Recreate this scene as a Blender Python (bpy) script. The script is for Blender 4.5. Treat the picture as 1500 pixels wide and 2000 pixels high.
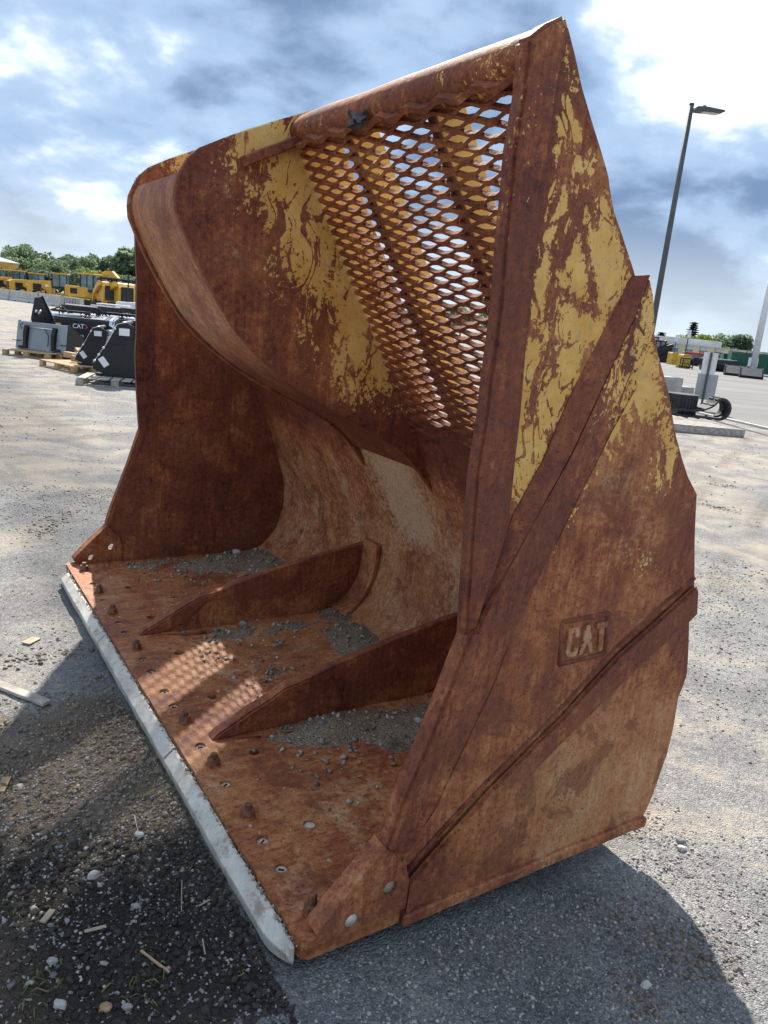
import bpy, bmesh, math, random
import numpy as np
from mathutils import Vector, Matrix, noise as mnoise

# ------------------------------------------------------------------ clear
for o in list(bpy.data.objects):
    bpy.data.objects.remove(o)
scene = bpy.context.scene
COL = scene.collection
random.seed(7)
RNG = np.random.default_rng(11)
PI = math.pi

# ------------------------------------------------------------------ camera
FPX, PITCH, ROLL, CAMH = 1485.93, 14.28, 5.5746, 1.70
_p, _r = math.radians(PITCH), math.radians(ROLL)
CF = Vector((0, math.cos(_p), -math.sin(_p)))
_R = Vector((1, 0, 0))
_U = _R.cross(CF)
CR = math.cos(_r) * _R + math.sin(_r) * _U
CU = -math.sin(_r) * _R + math.cos(_r) * _U
cam_d = bpy.data.cameras.new('camera')
cam_d.sensor_fit = 'HORIZONTAL'
cam_d.sensor_width = 36.0
cam_d.lens = 36.0 * FPX / 1500.0
cam_d.clip_start = 0.05
cam_d.clip_end = 4000
cam = bpy.data.objects.new('camera', cam_d)
COL.objects.link(cam)
cam.matrix_world = Matrix(((CR.x, CU.x, -CF.x, 0), (CR.y, CU.y, -CF.y, 0), (CR.z, CU.z, -CF.z, CAMH), (0, 0, 0, 1)))
scene.camera = cam

# ------------------------------------------------------------------ sun, sky, exposure
YAW = 0.5858
AX, AY = -0.0907, 1.7077                      # near lip corner of the bucket
UU = Vector((-math.sin(YAW), math.cos(YAW), 0))   # along the lip
VV = Vector((math.cos(YAW), math.sin(YAW), 0))    # into the bucket
SUN_A, SUN_B = 0.90, 0.50                     # horizontal run per metre of height, along u and v
to_sun = (UU * SUN_A + VV * SUN_B + Vector((0, 0, 1))).normalized()
sun_d = bpy.data.lights.new('sun', 'SUN')
sun_d.energy = 3.6
sun_d.angle = math.radians(0.9)
sun_d.color = (1.0, 0.93, 0.82)
sun = bpy.data.objects.new('sun', sun_d)
COL.objects.link(sun)
sun.rotation_euler = (-to_sun).to_track_quat('-Z', 'Y').to_euler()

world = bpy.data.worlds.new('World')
scene.world = world
world.use_nodes = True
scene.view_settings.view_transform = 'Standard'
scene.view_settings.look = 'None'
scene.view_settings.gamma = 1.0
scene.view_settings.use_curve_mapping = False
scene.view_settings.exposure = 1.3
scene.cycles.max_bounces = 5
scene.cycles.diffuse_bounces = 4
scene.cycles.glossy_bounces = 2
scene.cycles.transmission_bounces = 2
scene.cycles.caustics_reflective = False
scene.cycles.caustics_refractive = False
scene.cycles.use_adaptive_sampling = True
scene.cycles.adaptive_threshold = 0.02


# ------------------------------------------------------------------ node helper
class NT:
    def __init__(s, tree):
        s.t = tree
        s.t.nodes.clear()

    def put(s, sock, val):
        if val is None:
            return
        if hasattr(val, 'is_linked') or hasattr(val, 'links'):
            s.t.links.new(val, sock)
        else:
            if isinstance(val, (tuple, list)) and len(val) == 3 and sock.type == 'RGBA':
                val = (*val, 1)
            sock.default_value = val

    def n(s, typ, ins=None, **props):
        nd = s.t.nodes.new(typ)
        for k, v in props.items():
            setattr(nd, k, v)
        for k, v in (ins or {}).items():
            s.put(nd.inputs[k], v)
        return nd

    def m(s, op, a, b=None, c=None, clamp=False):
        nd = s.n('ShaderNodeMath', operation=op, use_clamp=clamp)
        s.put(nd.inputs[0], a)
        s.put(nd.inputs[1], b)
        s.put(nd.inputs[2], c)
        return nd.outputs[0]

    def mix(s, f, a, b, blend='MIX'):
        nd = s.n('ShaderNodeMix', data_type='RGBA', blend_type=blend)
        s.put(nd.inputs[0], f)
        s.put(nd.inputs[6], a)
        s.put(nd.inputs[7], b)
        return nd.outputs[2]

    def noise(s, vec, scale, detail=4, rough=0.55, dist=0.0):
        nd = s.n('ShaderNodeTexNoise', {'Vector': vec, 'Scale': scale, 'Detail': detail, 'Roughness': rough, 'Distortion': dist})
        return nd.outputs[0]

    def vor(s, vec, scale, feature='F1', rnd=1.0):
        nd = s.n('ShaderNodeTexVoronoi', {'Vector': vec, 'Scale': scale, 'Randomness': rnd}, feature=feature)
        return nd

    def ramp(s, f, stops, interp='LINEAR'):
        nd = s.n('ShaderNodeValToRGB', {'Fac': f})
        cr = nd.color_ramp
        cr.interpolation = interp
        while len(cr.elements) < len(stops):
            cr.elements.new(0.5)
        for e, (p, c) in zip(cr.elements, stops):
            e.position = p
            e.color = (*c, 1) if len(c) == 3 else c
        return nd.outputs[0]

    def smooth(s, v, lo, hi):
        nd = s.n('ShaderNodeMapRange', {'Value': v, 'From Min': lo, 'From Max': hi}, interpolation_type='SMOOTHSTEP')
        return nd.outputs[0]

    def mapping(s, vec, scale=(1, 1, 1), loc=(0, 0, 0), rot=(0, 0, 0)):
        nd = s.n('ShaderNodeMapping', {'Vector': vec, 'Scale': scale, 'Location': loc, 'Rotation': rot})
        return nd.outputs[0]

    def attr(s, name):
        nd = s.n('ShaderNodeAttribute', attribute_name=name)
        return nd.outputs['Fac']

    def obj(s):
        return s.n('ShaderNodeTexCoord').outputs['Object']

    def bsdf(s, col, rough=0.7, bump=None, bstr=0.3, bdist=0.01, metallic=0.0, spec=0.4, **extra):
        nrm = None
        if bump is not None:
            nrm = s.n('ShaderNodeBump', {'Height': bump, 'Strength': bstr, 'Distance': bdist}).outputs[0]
        b = s.n('ShaderNodeBsdfPrincipled', {'Base Color': col, 'Roughness': rough, 'Metallic': metallic, 'Specular IOR Level': spec, 'Normal': nrm, **extra})
        s.n('ShaderNodeOutputMaterial', {'Surface': b.outputs[0]})
        return b


def mat(name):
    m = bpy.data.materials.new(name)
    m.use_nodes = True
    return m, NT(m.node_tree)


# ---- the sky: clear-sky model with a broken cloud layer over it
def build_world():
    w = NT(world.node_tree)
    sky = w.n('ShaderNodeTexSky', sky_type='NISHITA', sun_disc=False)
    sky.sun_elevation = math.asin(to_sun.z)
    sky.sun_rotation = math.atan2(to_sun.x, to_sun.y)
    sky.air_density = 1.0
    sky.dust_density = 1.0
    sky.ozone_density = 1.5
    d = w.n('ShaderNodeTexCoord').outputs['Generated']
    sx = w.n('ShaderNodeSeparateXYZ', {0: d})
    z = w.m('MAXIMUM', sx.outputs[2], 0.0)
    # cloud layer: clumps flatten towards the horizon
    k = w.m('DIVIDE', 1.0, w.m('ADD', z, 0.42))
    P = w.n('ShaderNodeCombineXYZ', {0: w.m('MULTIPLY', sx.outputs[0], k), 1: w.m('MULTIPLY', sx.outputs[1], k), 2: w.m('MULTIPLY', z, 1.3)}).outputs[0]
    P = w.mapping(P, loc=SKY_LOC)
    big = w.noise(P, 1.5, 1, 0.5, 0.0)
    med = w.noise(P, 3.4, 5, 0.52, 0.12)
    den = w.m('ADD', w.m('MULTIPLY', big, 0.47), w.m('MULTIPLY', med, 0.63))
    sd = w.n('ShaderNodeVectorMath', {0: d, 1: tuple(to_sun)}, operation='DOT_PRODUCT').outputs['Value']
    fwd = w.m('POWER', w.m('MAXIMUM', sd, 0.0), 5.0)          # forward scatter towards the sun
    # thick cloud is slate blue underneath, thin edges let the light through
    thin = w.m('SUBTRACT', 1.0, w.smooth(den, 0.40, 0.545))
    thick = w.smooth(den, 0.53, 0.64)
    fine = w.noise(P, 9.0, 3, 0.6, 0.2)
    mid = w.mix(fine, (1.45, 2.2, 3.35), (2.4, 3.1, 4.1))
    dark = (0.88, 1.36, 2.2)
    bright = w.mix(fwd, (6.5, 7.0, 7.5), (11.0, 11.0, 10.8))
    cloud = w.mix(thick, mid, dark)
    cloud = w.mix(w.m('POWER', thin, 1.6), cloud, bright)
    skyc = w.mix(1.0, sky.outputs[0], (0.70, 0.80, 0.92), 'MULTIPLY')
    gap = w.m('SUBTRACT', 1.0, w.smooth(den, 0.33, 0.40))
    col = w.mix(w.m('MULTIPLY', gap, 0.5), cloud, skyc)
    # pale air low over the horizon
    hz = w.m('SUBTRACT', 1.0, w.smooth(z, 0.0, 0.17))
    col = w.mix(w.m('MULTIPLY', hz, 0.72), col, (3.7, 4.1, 4.3))
    bg = w.n('ShaderNodeBackground', {'Color': col, 'Strength': 0.10})
    w.n('ShaderNodeOutputWorld', {'Surface': bg.outputs[0]})


SKY_LOC = (7.3, 12.2, 3.0)
build_world()


# ------------------------------------------------------------------ generic helpers
def link(o):
    COL.objects.link(o)
    return o


def obj(name, bm, material, parent=None, smooth=False, loc=None):
    me = bpy.data.meshes.new(name)
    if isinstance(bm, bmesh.types.BMesh):
        bmesh.ops.recalc_face_normals(bm, faces=bm.faces)
        bm.to_mesh(me)
        bm.free()
    else:
        me.from_pydata(bm[0], [], bm[1])
        me.update()
    o = link(bpy.data.objects.new(name, me))
    if material is not None:
        me.materials.append(material)
    if parent is not None:
        o.parent = parent
    if loc is not None:
        o.location = loc
    if smooth:
        me.shade_smooth()
    return o


def empty(name, loc=(0, 0, 0), rz=0.0):
    o = link(bpy.data.objects.new(name, None))
    o.location = loc
    o.rotation_euler = (0, 0, rz)
    o.empty_display_size = 0.2
    return o


def tag(o, label=None, cat=None, group=None, kind=None):
    if label:
        o['label'] = label
    if cat:
        o['category'] = cat
    if group:
        o['group'] = group
    if kind:
        o['kind'] = kind
    return o


def copy_tree(o, parent=None):
    c = o.copy()
    link(c)
    c.parent = parent
    for ch in [x for x in bpy.data.objects if x.parent == o]:
        copy_tree(ch, c)
    return c


def box(bm, c, s, rz=0.0, M=None):
    x, y, z = s[0] / 2, s[1] / 2, s[2] / 2
    ca, sa = math.cos(rz), math.sin(rz)
    vs = []
    for dz in (-z, z):
        for dx, dy in ((-x, -y), (x, -y), (x, y), (-x, y)):
            p = Vector((dx * ca - dy * sa, dx * sa + dy * ca, dz))
            if M is not None:
                p = M @ p
            vs.append(bm.verts.new(p + Vector(c)))
    for f in ((0, 3, 2, 1), (4, 5, 6, 7), (0, 1, 5, 4), (1, 2, 6, 5), (2, 3, 7, 6), (3, 0, 4, 7)):
        bm.faces.new([vs[i] for i in f])
    return vs


def bbox(c, s, rz=0.0, bev=0.0, M=None, seg=1):
    bm = bmesh.new()
    box(bm, c, s, rz, M)
    if bev:
        bmesh.ops.bevel(bm, geom=bm.edges[:], offset=bev, segments=seg, affect='EDGES', clamp_overlap=True)
    return bm


def cyl(bm, a, b, r0, r1=None, seg=12, cap=True):
    a, b = Vector(a), Vector(b)
    r1 = r0 if r1 is None else r1
    d = (b - a).normalized()
    t = Vector((0, 0, 1)) if abs(d.z) < 0.9 else Vector((1, 0, 0))
    e1 = d.cross(t).normalized()
    e2 = d.cross(e1)
    A, B = [], []
    for i in range(seg):
        an = 2 * PI * i / seg
        q = math.cos(an) * e1 + math.sin(an) * e2
        A.append(bm.verts.new(a + q * r0))
        B.append(bm.verts.new(b + q * r1))
    for i in range(seg):
        j = (i + 1) % seg
        bm.faces.new((A[i], A[j], B[j], B[i]))
    if cap:
        bm.faces.new(A[::-1])
        bm.faces.new(B)


def cylm(*a, **k):
    bm = bmesh.new()
    cyl(bm, *a, **k)
    return bm


def tube(bm, pts, r, seg=8):
    for a, b in zip(pts[:-1], pts[1:]):
        cyl(bm, a, b, r, seg=seg)


def prism_xz(poly, y0, y1, bev=0.0, seg=1):
    """polygon in the x-z plane, extruded along y"""
    bm = bmesh.new()
    A = [bm.verts.new((p[0], y0, p[1])) for p in poly]
    B = [bm.verts.new((p[0], y1, p[1])) for p in poly]
    n = len(poly)
    bm.faces.new(A)
    bm.faces.new(B[::-1])
    for i in range(n):
        j = (i + 1) % n
        bm.faces.new((A[j], A[i], B[i], B[j]))
    bmesh.ops.recalc_face_normals(bm, faces=bm.faces)
    if bev:
        es = [e for e in bm.edges if len(e.link_faces) == 2 and e.calc_face_angle() > 0.5]
        bmesh.ops.bevel(bm, geom=es, offset=bev, segments=seg, affect='EDGES', clamp_overlap=True)
    return bm


def plate_holes(outer, holes, to3, y0, y1):
    """flat plate with round holes; to3(a, b, t) maps plane coordinates and depth to 3-D"""
    bm = bmesh.new()
    es = []
    for lp in [outer] + holes:
        vs = [bm.verts.new(to3(p[0], p[1], y0)) for p in lp]
        for i in range(len(vs)):
            es.append(bm.edges.new((vs[i], vs[(i + 1) % len(vs)])))
    bmesh.ops.triangle_fill(bm, use_beauty=True, use_dissolve=False, edges=es)
    d = Vector(to3(0, 0, y1)) - Vector(to3(0, 0, y0))
    r = bmesh.ops.extrude_face_region(bm, geom=bm.faces[:])
    bmesh.ops.translate(bm, verts=[g for g in r['geom'] if isinstance(g, bmesh.types.BMVert)], vec=d)
    bmesh.ops.recalc_face_normals(bm, faces=bm.faces)
    return bm


def circle(cx, cy, r, n=14):
    return [(cx + r * math.cos(2 * PI * i / n), cy + r * math.sin(2 * PI * i / n)) for i in range(n)]


def grid_cut(bm, step, axes=(0, 2)):
    for ax in axes:
        lo = min(v.co[ax] for v in bm.verts)
        hi = max(v.co[ax] for v in bm.verts)
        k = math.floor(lo / step) + 1
        while k * step < hi:
            no = [0, 0, 0]
            no[ax] = 1
            co = [0, 0, 0]
            co[ax] = k * step
            bmesh.ops.bisect_plane(bm, geom=bm.verts[:] + bm.edges[:] + bm.faces[:], plane_co=co, plane_no=no, dist=1e-5)
            k += 1


def wobble(bm, amp, freq, axis, edge_amp=0.0, edge_freq=12, seed=0.0):
    for v in bm.verts:
        c = v.co.copy()
        q = c.copy()
        q[axis] = seed
        v.co[axis] += amp * mnoise.noise(q * freq) + 0.4 * amp * mnoise.noise(q * freq * 2.7)
        if edge_amp:
            for k in range(3):
                if k != axis:
                    v.co[k] += edge_amp * mnoise.noise(q * edge_freq + Vector((7.1 * k, 3.3, seed)))


def set_attr(o, **fns):
    me = o.data
    n = len(me.vertices)
    co = np.empty(n * 3)
    me.vertices.foreach_get('co', co)
    co = co.reshape(-1, 3)
    for name, f in fns.items():
        a = me.attributes.new(name, 'FLOAT', 'POINT')
        val = f(co[:, 0], co[:, 1], co[:, 2]) if callable(f) else np.full(n, f)
        a.data.foreach_set('value', np.asarray(np.broadcast_to(val, (n,)), dtype=np.float32))


def sst(x, lo, hi):
    t = np.clip((x - lo) / (hi - lo), 0, 1)
    return t * t * (3 - 2 * t)


def sst1(x, lo, hi):
    t = min(max((x - lo) / (hi - lo), 0), 1)
    return t * t * (3 - 2 * t)


def vnoise(x, y, seed=0):
    """vectorised smooth value noise, range -1..1"""
    r = np.random.default_rng(seed)
    T = r.random((256, 256)) * 2 - 1
    xi, yi = np.floor(x).astype(int), np.floor(y).astype(int)
    fx, fy = x - xi, y - yi
    fx = fx * fx * (3 - 2 * fx)
    fy = fy * fy * (3 - 2 * fy)
    a, b = T[xi & 255, yi & 255], T[(xi + 1) & 255, yi & 255]
    c, d = T[xi & 255, (yi + 1) & 255], T[(xi + 1) & 255, (yi + 1) & 255]
    return (a * (1 - fx) + b * fx) * (1 - fy) + (c * (1 - fx) + d * fx) * fy


def fbm(x, y, seed=0, oct=4):
    s, a = 0, 1
    for k in range(oct):
        s = s + a * vnoise(x * 2 ** k + 17.3 * k, y * 2 ** k - 9.1 * k, seed + k)
        a *= 0.5
    return s


def uv_of(x, y):
    dx, dy = x - AX, y - AY
    return dx * UU.x + dy * UU.y, dx * VV.x + dy * VV.y


def gz(x, y):
    """base ground height: the pad falls a little towards the back of the bucket"""
    u, v = uv_of(x, y)
    return -0.05 - 0.075 * sst(np.asarray(v, float), 0.1, 1.15)


def at(px, py):
    """ground point seen at photo pixel (px, py)"""
    d = CF + CR * ((px - 750) / FPX) - CU * ((py - 1000) / FPX)
    z = -0.08
    for _ in range(4):
        t = (z - CAMH) / d.z
        p = Vector((0, 0, CAMH)) + d * t
        z = float(gz(p.x, p.y))
    p.z = z
    return p


def ray_at(px, py, dist):
    d = CF + CR * ((px - 750) / FPX) - CU * ((py - 1000) / FPX)
    d = d / math.hypot(d.x, d.y)
    return Vector((0, 0, CAMH)) + d * dist


def text_mesh(body, size, depth, mat_, parent, M, name='lettering', width=1.0, offset=0.0):
    cu = bpy.data.curves.new('t', 'FONT')
    cu.body = body
    cu.size = size
    cu.extrude = depth
    cu.offset = offset
    cu.align_x = 'CENTER'
    cu.align_y = 'CENTER'
    cu.resolution_u = 3
    to = bpy.data.objects.new('t', cu)
    link(to)
    dg = bpy.context.evaluated_depsgraph_get()
    me = bpy.data.meshes.new_from_object(to.evaluated_get(dg))
    bpy.data.objects.remove(to)
    me.transform(Matrix.Diagonal((width, 1, 1, 1)))
    me.transform(M)
    me.materials.clear()
    me.materials.append(mat_)
    o = link(bpy.data.objects.new(name, me))
    o.parent = parent
    return o


# ------------------------------------------------------------------ materials
def make_rust(name, tone=0.0, rough=0.72, fine=1.0, painted=True, streak=(34, 34, 2.2), srot=(0, 0.45, 0)):
    m, t = mat(name)
    co = t.obj()
    n1 = t.noise(co, 1.7, 3, 0.6, 0.6)
    n2 = t.noise(co, 6.5, 5, 0.68, 0.4)
    n3 = t.noise(co, 42, 4, 0.72)
    run = t.noise(t.mapping(co, scale=streak, rot=srot), 1.6, 4, 0.7)
    val = t.m('MULTIPLY_ADD', n1, 0.46, tone - 0.47)
    val = t.m('MULTIPLY_ADD', n2, 0.46, val)
    val = t.m('MULTIPLY_ADD', n3, 0.60 * fine, val)
    val = t.m('MULTIPLY_ADD', run, 0.40, val)
    val = t.m('MULTIPLY_ADD', t.attr('tone'), 0.36, val)
    col = t.ramp(val, [(0.18, (0.060, 0.017, 0.014)), (0.33, (0.165, 0.042, 0.022)), (0.46, (0.295, 0.096, 0.037)),
                       (0.58, (0.415, 0.172, 0.066)), (0.72, (0.48, 0.262, 0.128)), (0.92, (0.58, 0.40, 0.24))])
    # hue drift: brighter orange bloom here and there
    blm = t.smooth(t.noise(co, 3.3, 4, 0.7, 0.3), 0.54, 0.72)
    col = t.mix(t.m('MULTIPLY', blm, 0.45), col, t.mix(n3, (0.26, 0.075, 0.022), (0.50, 0.190, 0.060)))
    # flaked, dark red blotches with crisp edges
    bl = t.m('MULTIPLY_ADD', n3, 0.22, t.noise(co, 4.6, 5, 0.72, 0.5))
    bl = t.smooth(t.m('MULTIPLY_ADD', t.attr('tone'), -0.14, t.m('MULTIPLY_ADD', t.attr('pale'), -0.12, bl)), 0.615, 0.665)
    col = t.mix(t.m('MULTIPLY', bl, 0.60), col, t.mix(n3, (0.085, 0.024, 0.018), (0.235, 0.070, 0.034)))
    # worn, dusty areas
    pale = t.m('MULTIPLY_ADD', t.m('SUBTRACT', n2, 0.5), 1.3, t.attr('pale'))
    pale = t.m('MULTIPLY_ADD', t.m('SUBTRACT', n3, 0.5), 1.1, pale)
    pale = t.m('MULTIPLY', t.smooth(pale, 0.22, 0.95), 0.85)
    col = t.mix(pale, col, t.mix(n3, (0.43, 0.275, 0.145), (0.65, 0.49, 0.315)))
    # dark pits
    pn = t.noise(co, 105, 1, 0.6)
    pit = t.smooth(pn, 0.60, 0.70)
    col = t.mix(t.m('MULTIPLY', pit, 0.6), col, (0.030, 0.014, 0.012))
    rg = t.m('MULTIPLY_ADD', t.m('SUBTRACT', n3, 0.5), 0.35, rough)
    if painted:
        # old yellow paint, scraped through along random strokes
        wv = t.n('ShaderNodeTexNoise', {'Vector': co, 'Scale': 3.5, 'Detail': 2.0}).outputs['Color']
        wob = t.n('ShaderNodeVectorMath', {0: wv, 1: (0.30, 0.30, 0.30), 2: co}, operation='MULTIPLY_ADD').outputs[0]
        lay = []
        for (sc, ang, st, lo, hi) in ((5.5, 0.55, 0.20, 0.006, 0.030), (9.0, -0.45, 0.16, 0.006, 0.026), (7.0, 1.2, 0.14, 0.006, 0.026), (15.0, 0.1, 0.10, 0.008, 0.040)):
            d = t.noise(t.mapping(wob, scale=(1, 1, st), rot=(0, ang, 0), loc=(sc, 0, 0)), sc, 2, 0.5)
            d = t.m('ABSOLUTE', t.m('SUBTRACT', d, 0.5))
            lay.append(t.m('SUBTRACT', 1.0, t.smooth(d, lo, hi)))
        sn = t.smooth(t.noise(co, 2.6, 2, 0.5), 0.40, 0.58)
        sn2 = t.smooth(t.noise(co, 4.4, 2, 0.5, 1.0), 0.42, 0.56)
        scr = t.m('MULTIPLY', t.m('ADD', lay[0], lay[2]), t.m('MULTIPLY', sn, 0.75))
        scr = t.m('MULTIPLY_ADD', t.m('ADD', lay[1], lay[3]), t.m('MULTIPLY', sn2, 0.62), scr)
        n4 = t.noise(co, 24, 4, 0.72, 0.8)
        n5 = t.noise(co, 75, 3, 0.7)
        p = t.m('MULTIPLY_ADD', t.m('SUBTRACT', n2, 0.5), 0.75, t.attr('paint'))
        p = t.m('MULTIPLY_ADD', t.m('SUBTRACT', n5, 0.5), 2.3, p)
        p = t.m('MULTIPLY_ADD', t.m('SUBTRACT', n4, 0.5), 1.35, p)
        p = t.m('SUBTRACT', p, scr)
        p = t.m('MULTIPLY', t.smooth(p, 0.42, 0.60), t.smooth(t.attr('paint'), 0.02, 0.12))
        ycol = t.mix(t.smooth(n2, 0.35, 0.7), (0.62, 0.335, 0.070), (0.76, 0.480, 0.155))
        ycol = t.mix(t.m('MULTIPLY', t.smooth(n4, 0.55, 0.68), 0.55), ycol, (0.33, 0.275, 0.175))
        col = t.mix(p, col, ycol)
        rg = t.m('MULTIPLY_ADD', p, -0.12, rg)
    h = t.m('MULTIPLY_ADD', t.noise(co, 55, 3, 0.7), 1.0, t.m('MULTIPLY', t.noise(co, 9, 2, 0.6), 1.2))
    t.bsdf(col, rg, h, 0.40, 0.006, spec=0.35)
    return m


M_RUST = make_rust('rusted_steel')
M_RUST_MESH = make_rust('rusted_mesh_steel', tone=-0.02, fine=0.8, painted=False)
M_WORN = make_rust('worn_floor_steel', tone=0.0, rough=0.58, painted=False, streak=(2.2, 34, 34), srot=(0, 0, 0.06))
M_SHELL = make_rust('scoured_shell_steel', tone=0.0, rough=0.60, painted=False, streak=(5, 40, 2.0), srot=(0, 0, 0))


def simple(name, col, rough=0.6, var=0.25, scale=6.0, bump=0.15, metallic=0.0, spec=0.4, bscale=40):
    m, t = mat(name)
    co = t.obj()
    n = t.noise(co, scale, 5, 0.6)
    dark = tuple(c * (1 - var) for c in col)
    light = tuple(min(1, c * (1 + var)) for c in col)
    c = t.mix(t.smooth(n, 0.3, 0.7), dark, light)
    t.bsdf(c, rough, t.noise(co, bscale, 4, 0.6), bump, 0.01, metallic=metallic, spec=spec)
    return m


def make_edge_steel():
    m, t = mat('scuffed_grey_steel')
    co = t.obj()
    n = t.noise(co, 9, 7, 0.7)
    n2 = t.noise(co, 70, 5, 0.7)
    c = t.mix(t.smooth(n, 0.3, 0.7), (0.43, 0.40, 0.345), (0.66, 0.62, 0.545))
    c = t.mix(t.m('MULTIPLY', t.smooth(t.noise(co, 14, 6, 0.72), 0.53, 0.66), 0.75), c, (0.26, 0.18, 0.11))
    c = t.mix(t.m('MULTIPLY', t.smooth(n2, 0.58, 0.68), 0.5), c, (0.12, 0.10, 0.085))
    t.bsdf(c, 0.55, t.m('ADD', n, n2), 0.5, 0.006)
    return m


M_EDGE = make_edge_steel()
M_BLACK = simple('black_paint', (0.006, 0.0065, 0.008), 0.36, 0.3, 3, 0.03)
M_BLACKG = simple('black_satin_paint', (0.013, 0.014, 0.016), 0.42, 0.25, 2, 0.03)
M_CHROME = simple('bright_cylinder_rod', (0.72, 0.73, 0.75), 0.25, 0.05, 4, 0.0, metallic=0.9)
M_WHITE = simple('white_paint', (0.72, 0.73, 0.74), 0.5, 0.06, 3, 0.03)
M_WHITEL = simple('white_paper_label', (0.80, 0.80, 0.80), 0.6, 0.03, 3, 0.0)
M_YEL = simple('yellow_machine_paint', (0.60, 0.33, 0.035), 0.4, 0.1, 1.5, 0.02)
M_YEL2 = simple('dull_yellow_paint', (0.58, 0.36, 0.05), 0.6, 0.25, 3, 0.1)
M_YSTK = simple('yellow_sticker', (0.70, 0.65, 0.08), 0.5, 0.05, 3, 0)
M_ORANGE = simple('orange_decal', (0.75, 0.20, 0.03), 0.5, 0.05, 3, 0)
M_GLASS = simple('tinted_cab_glass', (0.10, 0.17, 0.18), 0.08, 0.5, 0.9, 0.0, spec=0.7)
M_TYRE = simple('tyre_rubber', (0.022, 0.022, 0.024), 0.85, 0.3, 8, 0.3)
M_RUBBER = simple('track_rubber', (0.035, 0.037, 0.041), 0.72, 0.35, 7, 0.3)
M_CONC = simple('concrete', (0.46, 0.445, 0.41), 0.9, 0.22, 4, 0.25)
M_CONC2 = simple('pale_concrete', (0.38, 0.37, 0.34), 0.9, 0.2, 2.5, 0.2)
M_WOOD = simple('fresh_pallet_wood', (0.46, 0.31, 0.17), 0.8, 0.25, 12, 0.2)
M_WOODG = simple('weathered_wood', (0.36, 0.33, 0.29), 0.85, 0.3, 14, 0.25)
M_STRAW = simple('dry_straw', (0.40, 0.335, 0.235), 0.8, 0.25, 14, 0.1)
M_POLE = simple('dark_grey_pole_paint', (0.075, 0.078, 0.085), 0.5, 0.15, 3, 0.03)
M_LPOLE = simple('galvanised_steel', (0.42, 0.44, 0.46), 0.45, 0.1, 3, 0.03)
M_SIGNB = simple('aluminium_sign_back', (0.36, 0.37, 0.37), 0.5, 0.08, 5, 0.02, spec=0.5)
M_GREEN = simple('green_skip_paint', (0.012, 0.10, 0.055), 0.5, 0.2, 3, 0.05)
M_RED = simple('red_paint', (0.40, 0.045, 0.035), 0.5, 0.15, 3, 0.03)
M_LENS = simple('lamp_lens', (0.55, 0.52, 0.42), 0.3, 0.05, 5, 0)
M_BARK = simple('tree_bark', (0.10, 0.075, 0.055), 0.9, 0.3, 10, 0.4)
M_WALLW = simple('white_cladding', (0.62, 0.61, 0.57), 0.7, 0.08, 0.4, 0.05)
M_WALLB = simple('beige_cladding', (0.60, 0.52, 0.33), 0.7, 0.08, 0.4, 0.05)
M_SCRAP = simple('dark_plastic_scrap', (0.05, 0.052, 0.055), 0.5, 0.5, 20, 0.3)


def make_leaf(name, a, b):
    m, t = mat(name)
    c = t.mix(t.attr('shade'), a, b)
    bs = t.n('ShaderNodeBsdfPrincipled', {'Base Color': c, 'Roughness': 0.6, 'Specular IOR Level': 0.25})
    tr = t.n('ShaderNodeBsdfTranslucent', {'Color': c})
    mx = t.n('ShaderNodeMixShader', {0: 0.52, 1: bs.outputs[0], 2: tr.outputs[0]})
    t.n('ShaderNodeOutputMaterial', {'Surface': mx.outputs[0]})
    return m


M_LEAF = [make_leaf('foliage_mid', (0.12, 0.175, 0.10), (0.25, 0.33, 0.18)),
          make_leaf('foliage_dark', (0.068, 0.108, 0.070), (0.155, 0.215, 0.125)),
          make_leaf('foliage_lime', (0.120, 0.165, 0.030), (0.240, 0.290, 0.060)),
          make_leaf('needles', (0.025, 0.050, 0.034), (0.060, 0.095, 0.060))]


def make_stone(name, cols, rough=0.85):
    m, t = mat(name)
    s = t.attr('shade')
    c = t.ramp(s, [(i / (len(cols) - 1), c) for i, c in enumerate(cols)])
    n = t.noise(t.obj(), 160, 4, 0.6)
    c = t.mix(t.m('MULTIPLY', t.smooth(n, 0.35, 0.7), 0.35), c, (0.10, 0.09, 0.08))
    t.bsdf(c, rough, n, 0.4, 0.003, spec=0.3)
    return m


M_STONE = make_stone('gravel_stones', [(0.10, 0.10, 0.105), (0.20, 0.20, 0.205), (0.27, 0.26, 0.25), (0.35, 0.325, 0.29), (0.50, 0.48, 0.45)])
M_GRIT = make_stone('grey_grit_stones', [(0.16, 0.138, 0.110), (0.27, 0.235, 0.19), (0.38, 0.34, 0.285), (0.56, 0.52, 0.46)])
M_CLOD = make_stone('soil_clods', [(0.022, 0.018, 0.015), (0.075, 0.058, 0.044), (0.230, 0.180, 0.130)], 0.95)


def make_grit_bed():
    m, t = mat('grit_bed')
    co = t.obj()
    v = t.vor(co, 95)
    n = t.noise(co, 8, 6, 0.7)
    c = t.mix(n, (0.15, 0.108, 0.070), (0.36, 0.285, 0.20))
    c = t.mix(t.m('MULTIPLY', t.smooth(v.outputs['Color'], 0.5, 0.9), 0.45), c, (0.40, 0.36, 0.30))
    c = t.mix(t.m('MULTIPLY', t.smooth(t.noise(co, 3.1, 4, 0.6), 0.52, 0.64), 0.6), c, (0.07, 0.062, 0.045))
    h = t.m('ADD', t.m('MULTIPLY', v.outputs['Distance'], -0.8), t.noise(co, 60, 5, 0.7))
    t.bsdf(c, 0.9, h, 0.9, 0.012, spec=0.2)
    return m


M_GRITBED = make_grit_bed()


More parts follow.
